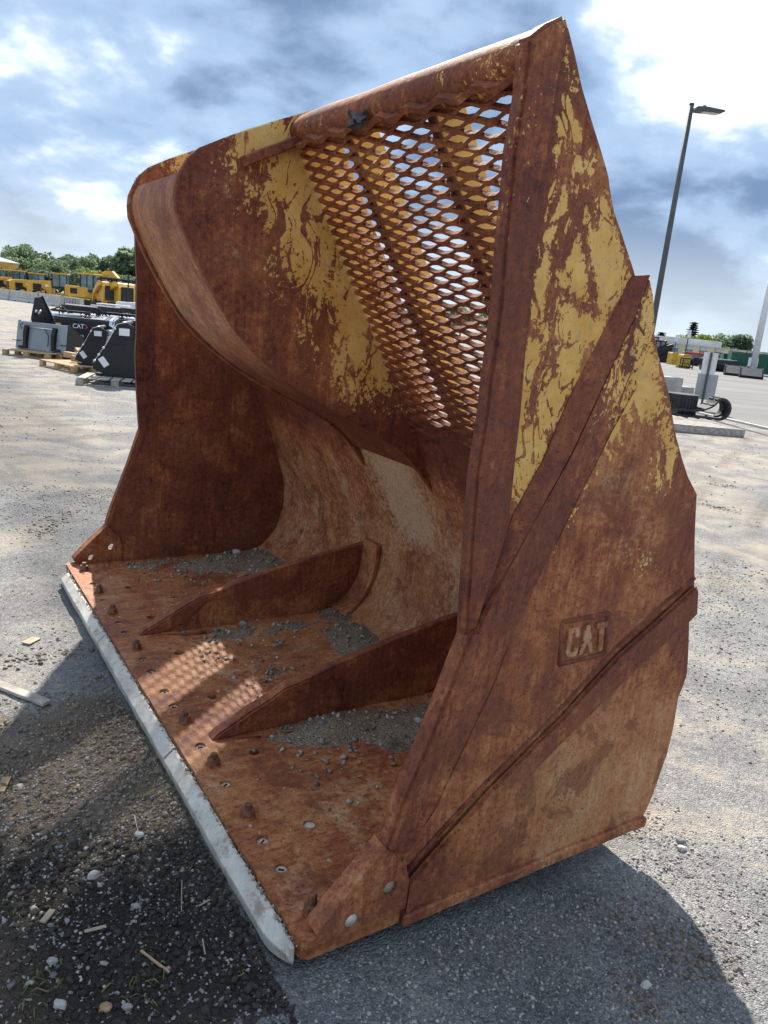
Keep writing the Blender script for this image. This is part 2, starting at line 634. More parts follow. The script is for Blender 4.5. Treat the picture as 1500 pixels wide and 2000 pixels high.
def make_ground():
    m, t = mat('gravel_ground')
    co = t.obj()
    big = t.noise(co, 0.35, 3, 0.6, 0.6)
    med = t.noise(co, 1.7, 5, 0.65, 0.5)
    fin = t.noise(co, 26, 4, 0.75)
    grain = t.noise(co, 130, 1, 0.7)
    trk = t.noise(t.mapping(co, scale=(0.28, 2.2, 1), rot=(0, 0, -0.25)), 1.0, 6, 0.6, 0.7)
    v1 = t.vor(co, 62)
    v2 = t.vor(co, 150)
    # grey chip gravel
    g = t.ramp(v2.outputs['Color'], [(0.0, (0.095, 0.097, 0.105)), (0.35, (0.185, 0.187, 0.195)), (0.65, (0.30, 0.295, 0.29)), (1.0, (0.50, 0.49, 0.47))])
    g1 = t.ramp(v1.outputs['Color'], [(0.0, (0.12, 0.12, 0.125)), (0.5, (0.27, 0.265, 0.26)), (1.0, (0.46, 0.44, 0.41))])
    g = t.mix(0.40, g, g1)
    # packed sandy fines
    s = t.mix(fin, (0.27, 0.235, 0.195), (0.45, 0.402, 0.340))
    s = t.mix(t.m('MULTIPLY', t.smooth(grain, 0.55, 0.7), 0.4), s, (0.19, 0.165, 0.135))
    sand = t.m('ADD', t.attr('sand'), t.m('ADD', t.m('MULTIPLY', t.m('SUBTRACT', big, 0.5), 1.5), t.m('ADD', t.m('MULTIPLY', t.m('SUBTRACT', trk, 0.5), 1.1), t.m('MULTIPLY', t.m('SUBTRACT', med, 0.5), 1.3))))
    sand = t.m('ADD', sand, t.m('MULTIPLY', t.m('SUBTRACT', fin, 0.5), 0.9))
    sand = t.smooth(sand, 0.38, 0.72)
    col = t.mix(t.m('MULTIPLY', sand, 0.85), g, s)
    # tonal drift and faint tyre marks
    col = t.mix(1.0, col, t.mix(t.smooth(med, 0.32, 0.68), (0.80, 0.80, 0.80), (1.16, 1.14, 1.10)), 'MULTIPLY')
    wv = t.n('ShaderNodeTexWave', {'Vector': t.mapping(co, rot=(0, 0, 0.5)), 'Scale': 0.42, 'Distortion': 3.5, 'Detail': 2.0, 'Detail Scale': 0.6}, wave_type='BANDS').outputs['Fac']
    tm = t.m('MULTIPLY', t.smooth(wv, 0.78, 0.95), t.smooth(big, 0.42, 0.6))
    col = t.mix(t.m('MULTIPLY', tm, t.smooth(fin, 0.40, 0.62)), col, t.mix(1.0, col, (0.62, 0.60, 0.58), 'MULTIPLY'))
    # dark damp topsoil
    so = t.mix(fin, (0.075, 0.058, 0.042), (0.255, 0.200, 0.145))
    wet = t.attr('wet')
    so = t.mix(wet, so, t.mix(fin, (0.016, 0.013, 0.011), (0.050, 0.040, 0.031)))
    so = t.mix(t.m('MULTIPLY', t.smooth(trk, 0.48, 0.62), 0.35), so, (0.30, 0.235, 0.165))
    sm = t.m('ADD', t.attr('soil'), t.m('ADD', t.m('MULTIPLY', t.m('SUBTRACT', med, 0.5), 0.9), t.m('MULTIPLY', t.m('SUBTRACT', fin, 0.5), 0.8)))
    sm = t.smooth(sm, 0.40, 0.66)
    col = t.mix(sm, col, so)
    # darker grey chips close under the bucket side
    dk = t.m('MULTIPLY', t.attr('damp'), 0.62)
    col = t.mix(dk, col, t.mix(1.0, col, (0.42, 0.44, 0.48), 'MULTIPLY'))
    h = t.m('MULTIPLY_ADD', v2.outputs['Distance'], -0.8, t.m('MULTIPLY', t.noise(co, 22, 3, 0.7), 1.2))
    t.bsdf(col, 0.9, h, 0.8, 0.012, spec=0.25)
    return m


M_GROUND = make_ground()


def make_lot():
    m, t = mat('old_paved_lot')
    co = t.obj()
    big = t.noise(t.mapping(co, scale=(0.05, 0.35, 1), rot=(0, 0, 0.1)), 1.0, 6, 0.6, 0.5)
    fin = t.noise(co, 14, 6, 0.7)
    c = t.mix(t.smooth(big, 0.3, 0.7), (0.155, 0.151, 0.145), (0.215, 0.209, 0.200))
    c = t.mix(t.m('MULTIPLY', t.smooth(fin, 0.4, 0.7), 0.3), c, (0.13, 0.13, 0.13))
    t.bsdf(c, 0.85, fin, 0.4, 0.01, spec=0.3)
    return m


M_LOT = make_lot()


# ================================================================== GROUND
def spread(lo, hi, d0, fine_lo, fine_hi, grow):
    xs = list(np.arange(fine_lo, fine_hi + 1e-6, d0))
    d, x = d0, fine_hi
    while x < hi:
        d *= grow
        x = min(x + d, hi)
        xs.append(x)
    d, x = d0, fine_lo
    while x > lo:
        d *= grow
        x = max(x - d, lo)
        xs.insert(0, x)
    return np.array(xs)


def soil_mask(x, y):
    u, v = uv_of(x, y)
    a = sst(-v, 0.02, 0.12) * (1 - sst(-v, 1.25, 2.1)) * sst(u, -0.22, 0.02) * (1 - sst(u, 1.55, 2.1))
    n = fbm(x * 2.2, y * 2.2, 31)
    return np.clip(a * (0.80 + 0.22 * n), 0, 1)


def wet_mask(x, y):
    u, v = uv_of(x, y)
    return np.clip((1 - sst(u + 0.35 * v, 0.45, 0.85)) * (1 - sst(-v, 0.45, 1.0)) + 0.35 * vnoise(x * 3, y * 3, 41), 0, 1)


def ground_h(x, y):
    z = gz(x, y)
    r = np.hypot(x, y)
    near = 1 - sst(r, 9, 30)
    s = soil_mask(x, y)
    z = z + near * (0.010 * fbm(x * 0.9, y * 0.9, 5) + 0.005 * fbm(x * 6, y * 6, 6))
    z = z + s * (0.012 + 0.010 * fbm(x * 5.5, y * 5.5, 8) + 0.006 * fbm(x * 19, y * 19, 9, 3))
    # ruts pressed into the yard
    u, v = uv_of(x, y)
    z = z + near * 0.005 * vnoise((x * 0.25 + y * 0.97) * 4.5, (x * 0.97 - y * 0.25) * 0.5, 44)
    # keep clear of the underside of the bucket
    foot = sst(v, -0.02, 0.03) * (1 - sst(v, 1.35, 1.5)) * sst(u, -0.05, 0.02)
    z = np.where(foot > 0, np.minimum(z, gz(x, y) + 0.004), z)
    return z


def build_ground():
    xs = spread(-1500, 1500, 0.03, -2.6, 2.6, 1.055)
    ys = spread(-40, 2500, 0.026, 0.6, 5.2, 1.055)
    X, Y = np.meshgrid(xs, ys)
    Z = ground_h(X, Y)
    nx, ny = len(xs), len(ys)
    co = np.stack([X, Y, Z], -1).reshape(-1, 3)
    idx = np.arange(nx * ny).reshape(ny, nx)
    q = np.stack([idx[:-1, :-1], idx[:-1, 1:], idx[1:, 1:], idx[1:, :-1]], -1).reshape(-1, 4)
    me = bpy.data.meshes.new('ground')
    me.vertices.add(len(co))
    me.vertices.foreach_set('co', co.ravel())
    me.loops.add(q.size)
    me.loops.foreach_set('vertex_index', q.ravel())
    me.polygons.add(len(q))
    me.polygons.foreach_set('loop_start', np.arange(0, q.size, 4))
    me.polygons.foreach_set('loop_total', np.full(len(q), 4))
    me.update(calc_edges=True)
    me.shade_smooth()
    me.materials.append(M_GROUND)
    o = link(bpy.data.objects.new('ground', me))

    def sand(x, y, z):
        u, v = uv_of(x, y)
        s = 0.47 + 0.08 * sst(np.hypot(x, y), 4, 9)
        s = s - 0.30 * sst(-u, -0.35, 0.15) * (1 - sst(-u, 0.85, 1.3)) * (1 - sst(v, 0.9, 1.7)) * sst(v, -0.6, -0.1)
        return s

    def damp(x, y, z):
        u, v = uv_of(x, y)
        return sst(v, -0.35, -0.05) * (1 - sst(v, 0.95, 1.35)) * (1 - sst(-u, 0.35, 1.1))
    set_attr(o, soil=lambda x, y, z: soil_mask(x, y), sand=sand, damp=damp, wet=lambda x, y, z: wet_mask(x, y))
    tag(o, kind='structure')


build_ground()

# paved lot on the right, laid over the yard, with its edge strip
LOT_A, LOT_B = at(1500, 838), at(1400, 815)
LD = (LOT_B - LOT_A)
LD.z = 0
LD.normalize()
LN = Vector((LD.y, -LD.x, 0))
if LN.x < 0:
    LN = -LN


def build_lot():
    a = LOT_A - LD * 30
    L, n = 330.0, 60
    W_ = [0, 2, 6, 15, 40, 120, 500]
    vs, fs = [], []
    for i in range(n + 1):
        for w_ in W_:
            p = a + LD * (L * i / n) + LN * w_
            vs.append((p.x, p.y, float(gz(p.x, p.y)) + 0.014))
    k = len(W_)
    for i in range(n):
        for j in range(k - 1):
            fs.append((i * k + j, i * k + j + 1, (i + 1) * k + j + 1, (i + 1) * k + j))
    o = obj('paved_lot', (vs, fs), M_LOT)
    tag(o, kind='structure')
    bm = bmesh.new()
    p0, p1 = a + LN * -0.08, a + LD * 120 + LN * -0.08
    mid = (p0 + p1) / 2
    box(bm, (mid.x, mid.y, -0.125), ((p1 - p0).length, 0.16, 0.10), math.atan2(LD.y, LD.x))
    o = obj('lot_kerb', bm, M_CONC)
    tag(o, kind='structure')


build_lot()

# ------------------------------------------------------------------ scattered stones (joined stuff)
_bm = bmesh.new()
bmesh.ops.create_icosphere(_bm, subdivisions=1, radius=1.0)
_bm.verts.ensure_lookup_table()
ICO_V = np.array([v.co[:] for v in _bm.verts])
ICO_F = np.array([[v.index for v in f.verts] for f in _bm.faces])
_bm.free()


def scatter(name, pts, sizes, material, parent=None, flat=0.65, seed=1, shade=None):
    r = np.random.default_rng(seed)
    n = len(pts)
    nv = len(ICO_V)
    variants = [ICO_V * (1 + 0.34 * r.standard_normal((nv, 1))).clip(0.45, 1.7) for _ in range(10)]
    V = np.array(variants)[r.integers(0, 10, n)]
    sc = np.stack([1 + 0.3 * r.random(n), 0.75 + 0.3 * r.random(n), flat * (0.7 + 0.6 * r.random(n))], -1)
    V = V * sc[:, None, :]
    a = r.random(n) * 2 * PI
    tl = (r.random(n) - 0.5) * 0.9
    ca, sa, ct, st = np.cos(a), np.sin(a), np.cos(tl), np.sin(tl)
    x, y, z = V[..., 0], V[..., 1], V[..., 2]
    y, z = y * ct[:, None] - z * st[:, None], y * st[:, None] + z * ct[:, None]
    x, y = x * ca[:, None] - y * sa[:, None], x * sa[:, None] + y * ca[:, None]
    V = np.stack([x, y, z], -1) * sizes[:, None, None] + pts[:, None, :]
    F = ICO_F[None] + (np.arange(n) * nv)[:, None, None]
    V, F = V.reshape(-1, 3), F.reshape(-1, 3)
    me = bpy.data.meshes.new(name)
    me.vertices.add(len(V))
    me.vertices.foreach_set('co', V.ravel())
    me.loops.add(F.size)
    me.loops.foreach_set('vertex_index', F.ravel())
    me.polygons.add(len(F))
    me.polygons.foreach_set('loop_start', np.arange(0, F.size, 3))
    me.polygons.foreach_set('loop_total', np.full(len(F), 3))
    me.update(calc_edges=True)
    at_ = me.attributes.new('shade', 'FLOAT', 'POINT')
    sh = r.random(n) if shade is None else shade
    at_.data.foreach_set('value', np.repeat(sh, nv).astype(np.float32))
    me.materials.append(material)
    o = link(bpy.data.objects.new(name, me))
    if parent is not None:
        o.parent = parent
    return o


def build_gravel():
    pts, sz = [], []
    # fine chips close by, coarser ones further out
    for (n, r0, r1, s0, s1) in ((30000, 0.9, 3.4, 0.0028, 0.0065), (22000, 3.0, 7.5, 0.0035, 0.0085), (5000, 7, 18, 0.006, 0.014)):
        r = np.sqrt(RNG.random(n) * (r1 * r1 - r0 * r0) + r0 * r0)
        th = (RNG.random(n) - 0.5) * math.radians(66)
        x, y = r * np.sin(th), r * np.cos(th)
        u, v = uv_of(x, y)
        keep = ~((u > -0.02) & (u < 3.27) & (v > -0.09) & (v < 1.4))
        keep &= RNG.random(n) < 0.45 + 0.75 * vnoise(x * 1.3, y * 1.3, 71)
        x, y = x[keep], y[keep]
        s = s0 + (s1 - s0) * RNG.random(len(x)) ** 2.2
        pts.append(np.stack([x, y, ground_h(x, y) + s * 0.25], -1))
        sz.append(s)
    # a bank of larger pebbles in front of the lip
    n = 800
    u = RNG.normal(0.45, 0.40, n)
    v = -0.35 - np.abs(RNG.normal(0.45, 0.35, n))
    x = AX + UU.x * u + VV.x * v
    y = AY + UU.y * u + VV.y * v
    k = vnoise(x * 3, y * 3, 72) > -0.1
    x, y = x[k], y[k]
    s = 0.0030 + 0.009 * RNG.random(len(x)) ** 5
    pts.append(np.stack([x, y, ground_h(x, y) + s * 0.3], -1))
    sz.append(s)
    o = scatter('gravel', np.concatenate(pts), np.concatenate(sz), M_STONE, seed=3)
    tag(o, 'loose grey and tan gravel scattered over the yard ground', 'gravel', kind='stuff')


build_gravel()


def build_clods():
    n = 42000
    u = RNG.random(n) * 2.4 - 0.3
    v = -0.09 - 1.7 * RNG.random(n) ** 1.5
    x = AX + UU.x * u + VV.x * v
    y = AY + UU.y * u + VV.y * v
    k = (RNG.random(n) < soil_mask(x, y) ** 1.2 * (0.35 + 0.65 * wet_mask(x, y))) & (y > 0.5)
    x, y = x[k], y[k]
    s = 0.0022 + 0.0105 * RNG.random(len(x)) ** 5.0
    o = scatter('soil', np.stack([x, y, ground_h(x, y) + s * 0.2], -1), s, M_CLOD, flat=0.8, seed=5, shade=np.clip(1.05 - wet_mask(x, y) + 0.35 * (RNG.random(len(x)) - 0.5), 0, 1))
    tag(o, 'dark crumbly topsoil heaped in front of the bucket lip', 'soil', kind='stuff')
    # ridges of pushed-up dirt further off
    pts, sz = [], []
    for (p, q, n_, wd, sm) in (((75, 1050), (130, 1000), 260, 0.06, 0.012), ((1370, 985), (1440, 1000), 220, 0.08, 0.013), ((1290, 1835), (1420, 1900), 260, 0.06, 0.011), ((1180, 1770), (1330, 1850), 160, 0.05, 0.009),
                               ((1210, 1900), (1300, 1990), 160, 0.05, 0.010), ((0, 1300), (180, 1270), 220, 0.06, 0.012), ((1380, 945), (1440, 952), 160, 0.08, 0.012)):
        a, b = at(*p), at(*q)
        tt = RNG.random(n_)
        xx = a.x + (b.x - a.x) * tt + RNG.normal(0, wd, n_)
        yy = a.y + (b.y - a.y) * tt + RNG.normal(0, wd, n_)
        ss = sm * (0.15 + 0.85 * RNG.random(n_) ** 3)
        pts.append(np.stack([xx, yy, ground_h(xx, yy) + ss * 0.2], -1))
        sz.append(ss)
    o = scatter('dirt_clods', np.concatenate(pts), np.concatenate(sz), make_stone('dry_dirt', [(0.10, 0.08, 0.06), (0.19, 0.15, 0.11), (0.27, 0.22, 0.165)], 0.95), flat=0.7, seed=6)
    tag(o, 'dry brown dirt clods left in ridges by tyres across the yard', 'dirt', kind='stuff')


build_clods()

# ================================================================== THE LOADER BUCKET
BW = 3.2525
U1, U2 = 1.33, BW - 1.33 + 0.03              # fins of the centre box
PT, PB = (0.448, 2.275), (1.083, 1.244)       # top and bottom of the screened back panel
bucket = empty('loader_bucket', (AX, AY, 0), YAW)
tag(bucket, 'huge rusted wheel loader bucket with mesh back lying in the yard', 'bucket')

OUT_SIDE = [(0.02, -0.015), (0.012, 0.089), (0.125, 0.206), (0.208, 0.285), (0.264, 0.464), (0.338, 0.665), (0.408, 0.863), (0.374, 1.33), (0.382, 1.50),
            (0.381, 1.70), (0.372, 1.925), (0.364, 2.10), (0.372, 2.222), (0.366, 2.32), (0.409, 2.356), (0.463, 2.392), (0.488, 2.386), (0.523, 2.334), (0.556, 2.278), (0.604, 2.212), (0.654, 2.148), (0.690, 2.101), (0.703, 2.073), (0.733, 2.024),
            (0.777, 1.975), (0.835, 1.903), (0.862, 1.868), (0.958, 1.755), (1.011, 1.666), (1.095, 1.556), (1.158, 1.436), (1.203, 1.372), (1.262, 1.30), (1.322, 1.242), (1.332, 1.20),
            (1.403, 0.943), (1.425, 0.861), (1.424, 0.78), (1.474, 0.574), (1.466, 0.53), (1.452, 0.482), (1.462, 0.37), (1.460, 0.248), (1.428, 0.098), (1.405, 0.03), (1.372, -0.02)]
GOUGES = [([(0.546, 2.122), (0.537, 2.086), (0.589, 2.003), (0.632, 1.949), (0.674, 1.869), (0.718, 1.759)], 0.015), ([(0.538, 1.878), (0.571, 1.734), (0.605, 1.596)], 0.011),
          ([(0.502, 1.906), (0.544, 1.89), (0.575, 1.864)], 0.011), ([(0.597, 1.802), (0.642, 1.784), (0.672, 1.774)], 0.018), ([(0.474, 2.147), (0.575, 2.144), (0.678, 2.087)], 0.008),
          ([(0.638, 2.179), (0.546, 2.122), (0.484, 2.055)], 0.009), ([(0.508, 2.104), (0.521, 2.061), (0.523, 2.01)], 0.012), ([(0.574, 2.07), (0.687, 2.089)], 0.013), ([(0.601, 2.183), (0.672, 2.11)], 0.008),
          ([(0.482, 2.267), (0.526, 2.25), (0.565, 2.192)], 0.009), ([(0.482, 1.941), (0.559, 1.981)], 0.007), ([(0.614, 1.971), (0.571, 1.882)], 0.009), ([(0.693, 1.619), (0.727, 1.681)], 0.010),
          ([(0.667, 1.978), (0.633, 2.045), (0.678, 2.087)], 0.020), ([(0.982, 1.611), (1.073, 1.571)], 0.007), ([(0.929, 1.523), (0.99, 1.421)], 0.012), ([(0.896, 1.487), (0.949, 1.406)], 0.013)]


def gouge(x, z):
    """scrapes through the paint, as strokes in the plane of the side plate"""
    g = 0 * x
    for pts, w in GOUGES:
        for (ax, az), (bx, bz) in zip(pts[:-1], pts[1:]):
            dx, dz = bx - ax, bz - az
            t = np.clip(((x - ax) * dx + (z - az) * dz) / (dx * dx + dz * dz), 0, 1)
            d = np.hypot(x - ax - t * dx, z - az - t * dz)
            g = np.maximum(g, np.exp(-(d / w) ** 2))
    return g


def grid_cut_in(bm, step, lo, hi, ymax):
    """finer cuts on the outer faces inside a window only"""
    for ax in (0, 2):
        k = math.floor(lo[ax // 2] / step) + 1
        while k * step < hi[ax // 2]:
            fs = []
            for f in bm.faces:
                c = f.calc_center_median()
                if c.y < ymax and lo[0] < c.x < hi[0] and lo[1] < c.z < hi[1]:
                    cs = [v.co[ax] for v in f.verts]
                    if min(cs) < k * step - 1e-5 and max(cs) > k * step + 1e-5:
                        fs.append(f)
            geo = set(fs)
            for f in fs:
                geo.update(f.verts)
                geo.update(f.edges)
            if geo:
                no = [0, 0, 0]
                no[ax] = 1
                co = [0, 0, 0]
                co[ax] = k * step
                bmesh.ops.bisect_plane(bm, geom=list(geo), plane_co=co, plane_no=no, dist=1e-6)
            k += 1



def side_paint(x, y, z):
    """how much yellow is left on the outside of a side plate"""
    bar = 0.375 + 0.10 + 0.0 * z
    # line of the upper rib and of the lower edge of the first band
    rib = (x - 0.438) * (1.878 - 0.911) - (z - 0.911) * (0.847 - 0.438)
    band = (x - 0.587) * (1.73 - 0.858) - (z - 0.858) * (0.969 - 0.587)
    up = sst(-rib, 0.0, 0.02) * sst(x, bar, bar + 0.03) * (0.97 - 0.45 * sst(-z, -1.50, -1.12) - 0.35 * sst(z, 2.15, 2.33))
    b1 = sst(rib, 0, 0.02) * sst(-band, 0, 0.01) * 0.70 * sst(z, 1.40, 1.62)
    mid = sst(band, 0.0, 0.01) * np.maximum(sst(z - 0.55 * (x - 0.95), 1.33, 1.55), sst(z + 0.9 * (1.25 - x), 1.25, 1.45) * sst(x, 1.02, 1.12) * sst(z, 1.15, 1.3)) * 0.98
    mid = mid + sst(band, -0.005, 0.004) * (1 - sst(band, 0.012, 0.035)) * 0.52 * sst(z, 0.98, 1.15)
    mid = mid + 0.40 * np.exp(-((x - 1.08) / 0.12) ** 2 - ((z - 1.03) / 0.05) ** 2)
    d = 9 + 0 * x
    for (ax, az), (bx, bz) in zip(OUT_SIDE[10:-8], OUT_SIDE[11:-7]):
        dx, dz = bx - ax, bz - az
        t = np.clip(((x - ax) * dx + (z - az) * dz) / (dx * dx + dz * dz), 0, 1)
        d = np.minimum(d, np.hypot(x - ax - t * dx, z - az - t * dz))
    return np.clip(up + b1 + mid, 0, 1) * (0.25 + 0.75 * sst(d, 0.004, 0.045)) - 0.9 * gouge(x, z)


def side_tone(x, y, z):
    t = 0.15 * sst(x, 0.62, 0.9) + 0.12 * sst(-z, -0.75, -0.2)
    t = t - 0.35 * (1 - sst(x, 0.47, 0.52)) * sst(z, 0.8, 1.1)
    t = t - 0.28 * sst(x - (1.42 - 0.35 * np.maximum(z - 0.9, 0)), -0.16, 0.0) * sst(z, 0.4, 0.8)
    t = t + 0.10 * sst(-z, -0.62, -0.45) * sst(x, 0.5, 0.8)
    return t - 0.10


def side_pale(x, y, z):
    return 0.40 * np.exp(-((x - 1.0) / 0.26) ** 2 - ((z - 1.15) / 0.22) ** 2) + 0.10 * np.exp(-((x - 1.1) / 0.3) ** 2 - ((z - 0.35) / 0.25) ** 2) - 0.08


def build_side(near):
    """near: outside faces -y at y=0.  far: mirrored at BW"""
    def Y(y):
        return y if near else BW - y
    bm = prism_xz(OUT_SIDE, Y(0.0), Y(0.028), 0.006)
    grid_cut(bm, 0.05)
    if near:
        grid_cut_in(bm, 0.0125, (0.47, 1.40), (1.08, 2.30), 0.012)
    wobble(bm, 0.006, 2.2, 1, 0.003, 6, 1.3)
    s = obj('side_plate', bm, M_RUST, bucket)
    if near:
        set_attr(s, paint=lambda x, y, z: side_paint(x, y, z) * (y < 0.02), tone=side_tone, pale=side_pale)
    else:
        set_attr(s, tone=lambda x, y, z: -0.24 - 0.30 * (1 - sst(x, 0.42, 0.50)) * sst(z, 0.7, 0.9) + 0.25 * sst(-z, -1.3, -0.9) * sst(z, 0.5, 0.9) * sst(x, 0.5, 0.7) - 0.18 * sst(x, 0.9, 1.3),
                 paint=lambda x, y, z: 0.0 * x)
    # front edge bar, welded over the edge of the plate
    bar = [(0.400, 0.868), (0.366, 1.33), (0.374, 1.50), (0.373, 1.70), (0.364, 1.925), (0.356, 2.10), (0.364, 2.222), (0.358, 2.325), (0.402, 2.364), (0.455, 2.395), (0.478, 2.36),
           (0.462, 2.268), (0.464, 1.996), (0.482, 1.633), (0.496, 1.368), (0.506, 1.19), (0.437, 0.915)]
    bm = prism_xz(bar, Y(-0.020), Y(0.030), 0.008, 2)
    grid_cut(bm, 0.05)
    wobble(bm, 0.004, 3.0, 1, 0.0028, 7, 4.1)
    o = obj('edge_bar', bm, M_RUST, s)
    set_attr(o, tone=lambda x, y, z: -0.58 + 0.30 * sst(z, 1.85, 2.2) + 0.18 * sst(-z, -1.25, -0.95), paint=lambda x, y, z: 0.12 * sst(z, 1.75, 2.0), pale=lambda x, y, z: 0.12 * sst(z, 1.9, 2.2))
    # the edge bar goes on below the knee as a narrow rim down to the toe
    rim = [(0.398, 0.885), (0.330, 0.668), (0.256, 0.468), (0.200, 0.292), (0.222, 0.268), (0.292, 0.458), (0.366, 0.650), (0.440, 0.868), (0.444, 0.915), (0.402, 0.905)]
    bm = prism_xz(rim, Y(-0.037), Y(0.031), 0.010, 2)
    grid_cut(bm, 0.05)
    wobble(bm, 0.003, 3.0, 1, 0.0028, 7, 6.1)
    o = obj('edge_bar', bm, M_RUST, s)
    set_attr(o, tone=lambda x, y, z: -0.24 - 0.2 * sst(z, 0.75, 1.0) + 0.15 * (1 - sst(z, 0.3, 0.6)))
    # first fan-shaped band
    b1 = [(0.402, 0.840), (0.425, 0.893), (0.456, 0.969), (0.523, 1.110), (0.601, 1.251), (0.678, 1.393), (0.757, 1.578), (0.842, 1.776), (0.866, 1.872), (0.876, 1.868), (0.962, 1.750),
          (0.928, 1.569), (0.853, 1.436), (0.768, 1.258), (0.669, 1.051), (0.587, 0.858), (0.535, 0.69), (0.454, 0.512), (0.385, 0.350), (0.30, 0.225), (0.222, 0.283), (0.272, 0.458), (0.345, 0.660)]
    bm = prism_xz(b1, Y(-0.032), Y(-0.001), 0.014, 2)
    grid_cut(bm, 0.05)
    wobble(bm, 0.004, 3.0, 1, 0.003, 9, 2.2)
    for v in bm.verts:        # the lower edge dies into the middle panel
        band = (v.co.x - 0.587) * (1.73 - 0.858) - (v.co.z - 0.858) * (0.969 - 0.587)
        k = sst1(band, -0.11, -0.004)
        yy = v.co.y if near else BW - v.co.y
        yy = yy * (1 - k) + (-0.004) * k if yy < -0.004 else yy
        v.co.y = yy if near else BW - yy
    o = obj('stiffener_band', bm, M_RUST, s)
    set_attr(o, tone=lambda x, y, z: -0.18 - 0.22 * sst(z, 0.75, 1.0) * (1 - sst(z, 1.7, 1.9)), paint=lambda x, y, z: 0.72 * sst(z, 1.36, 1.62) * sst((x - 0.438) * 0.967 - (z - 0.911) * 0.409, 0.02, 0.05) if near else 0.0 * x)
    # rib face on top of that band
    rb = [(0.428, 0.905), (0.506, 1.156), (0.525, 1.219), (0.607, 1.366), (0.681, 1.561), (0.761, 1.729), (0.836, 1.872), (0.868, 1.878), (0.840, 1.776), (0.755, 1.578), (0.676, 1.393), (0.599, 1.251), (0.521, 1.110), (0.452, 0.960)]
    up_, lo_ = rb[:7], rb[7:][::-1]
    bm = bmesh.new()
    rows = [[bm.verts.new((q[0], Y(yy), q[1])) for q, yy in ((a_, -0.002), (b_, -0.034), (b_, -0.004), (a_, 0.004))] for a_, b_ in zip(up_, lo_)]
    for i in range(6):
        for k in range(4):
            m_ = (k + 1) % 4
            bm.faces.new((rows[i][k], rows[i][m_], rows[i + 1][m_], rows[i + 1][k]))
    bm.faces.new(rows[0])
    bm.faces.new(rows[-1][::-1])
    o = obj('rib_face', bm, M_RUST, s)
    set_attr(o, tone=-0.34)
    # second band below the long groove
    b2 = [(0.300, 0.135), (0.400, 0.222), (0.572, 0.362), (0.852, 0.558), (1.049, 0.718), (1.268, 0.849), (1.396, 0.925), (1.412, 0.905), (1.432, 0.815), (1.40, 0.79), (1.19, 0.674), (1.019, 0.557), (0.798, 0.407), (0.593, 0.247), (0.433, 0.118), (0.315, 0.02), (0.296, 0.03)]
    bm = prism_xz(b2, Y(-0.022), Y(-0.001), 0.010, 2)
    grid_cut(bm, 0.05)
    wobble(bm, 0.003, 3.0, 1, 0.003, 9, 5.2)
    o = obj('stiffener_band', bm, M_RUST, s)
    set_attr(o, tone=lambda x, y, z: -0.22 * sst(x, 0.7, 1.1) - 0.10, pale=0.0)
    # a rolled bead along the top of the groove
    gl = [(0.302, 0.160), (0.400, 0.247), (0.572, 0.388), (0.852, 0.584), (1.049, 0.745), (1.268, 0.877), (1.396, 0.945)]
    bm = bmesh.new()
    tube(bm, [(x, Y(0.001), z) for x, z in gl], 0.0085, 7)
    o = obj('weld_bead', bm, M_RUST, s, True)
    set_attr(o, tone=-0.42)
    # corner cutter with two through holes
    cut = [(0.030, 0.0605), (0.008, 0.088), (0.016, 0.104), (0.066, 0.158), (0.120, 0.212), (0.170, 0.258), (0.206, 0.296), (0.250, 0.250), (0.285, 0.205), (0.300, 0.15), (0.296, 0.030), (0.296, 0.0605)]
    holes = [circle(0.235, 0.152, 0.023), circle(0.115, 0.092, 0.021)]
    bm = plate_holes(cut, holes, lambda a, b, t: (a, Y(t), b), -0.028, 0.036)
    es = [e for e in bm.edges if len(e.link_faces) == 2 and e.calc_face_angle() > 0.9]
    bmesh.ops.bevel(bm, geom=es, offset=0.005, segments=2, affect='EDGES', clamp_overlap=True)
    o = obj('corner_cutter', bm, M_RUST, s)
    set_attr(o, tone=-0.02, pale=0.0)
    if near:
        bm = cylm((0.235, -0.018, 0.152), (0.235, 0.02, 0.152), 0.022, seg=14)
        obj('hole_plug', bm, M_STRAW, s, True)
        bm = cylm((0.115, -0.026, 0.092), (0.115, 0.02, 0.092), 0.020, seg=14)
        obj('hole_plug', bm, M_EDGE, s, True)
    return s


def punch_corner(poly):
    return poly


# the corner of the side plate is cut back so that the cutter's holes go right through
OUT_SIDE = [(0.296, -0.015), (0.297, 0.14), (0.282, 0.20), (0.208, 0.285)] + OUT_SIDE[4:]
near_side = build_side(True)
far_side = build_side(False)


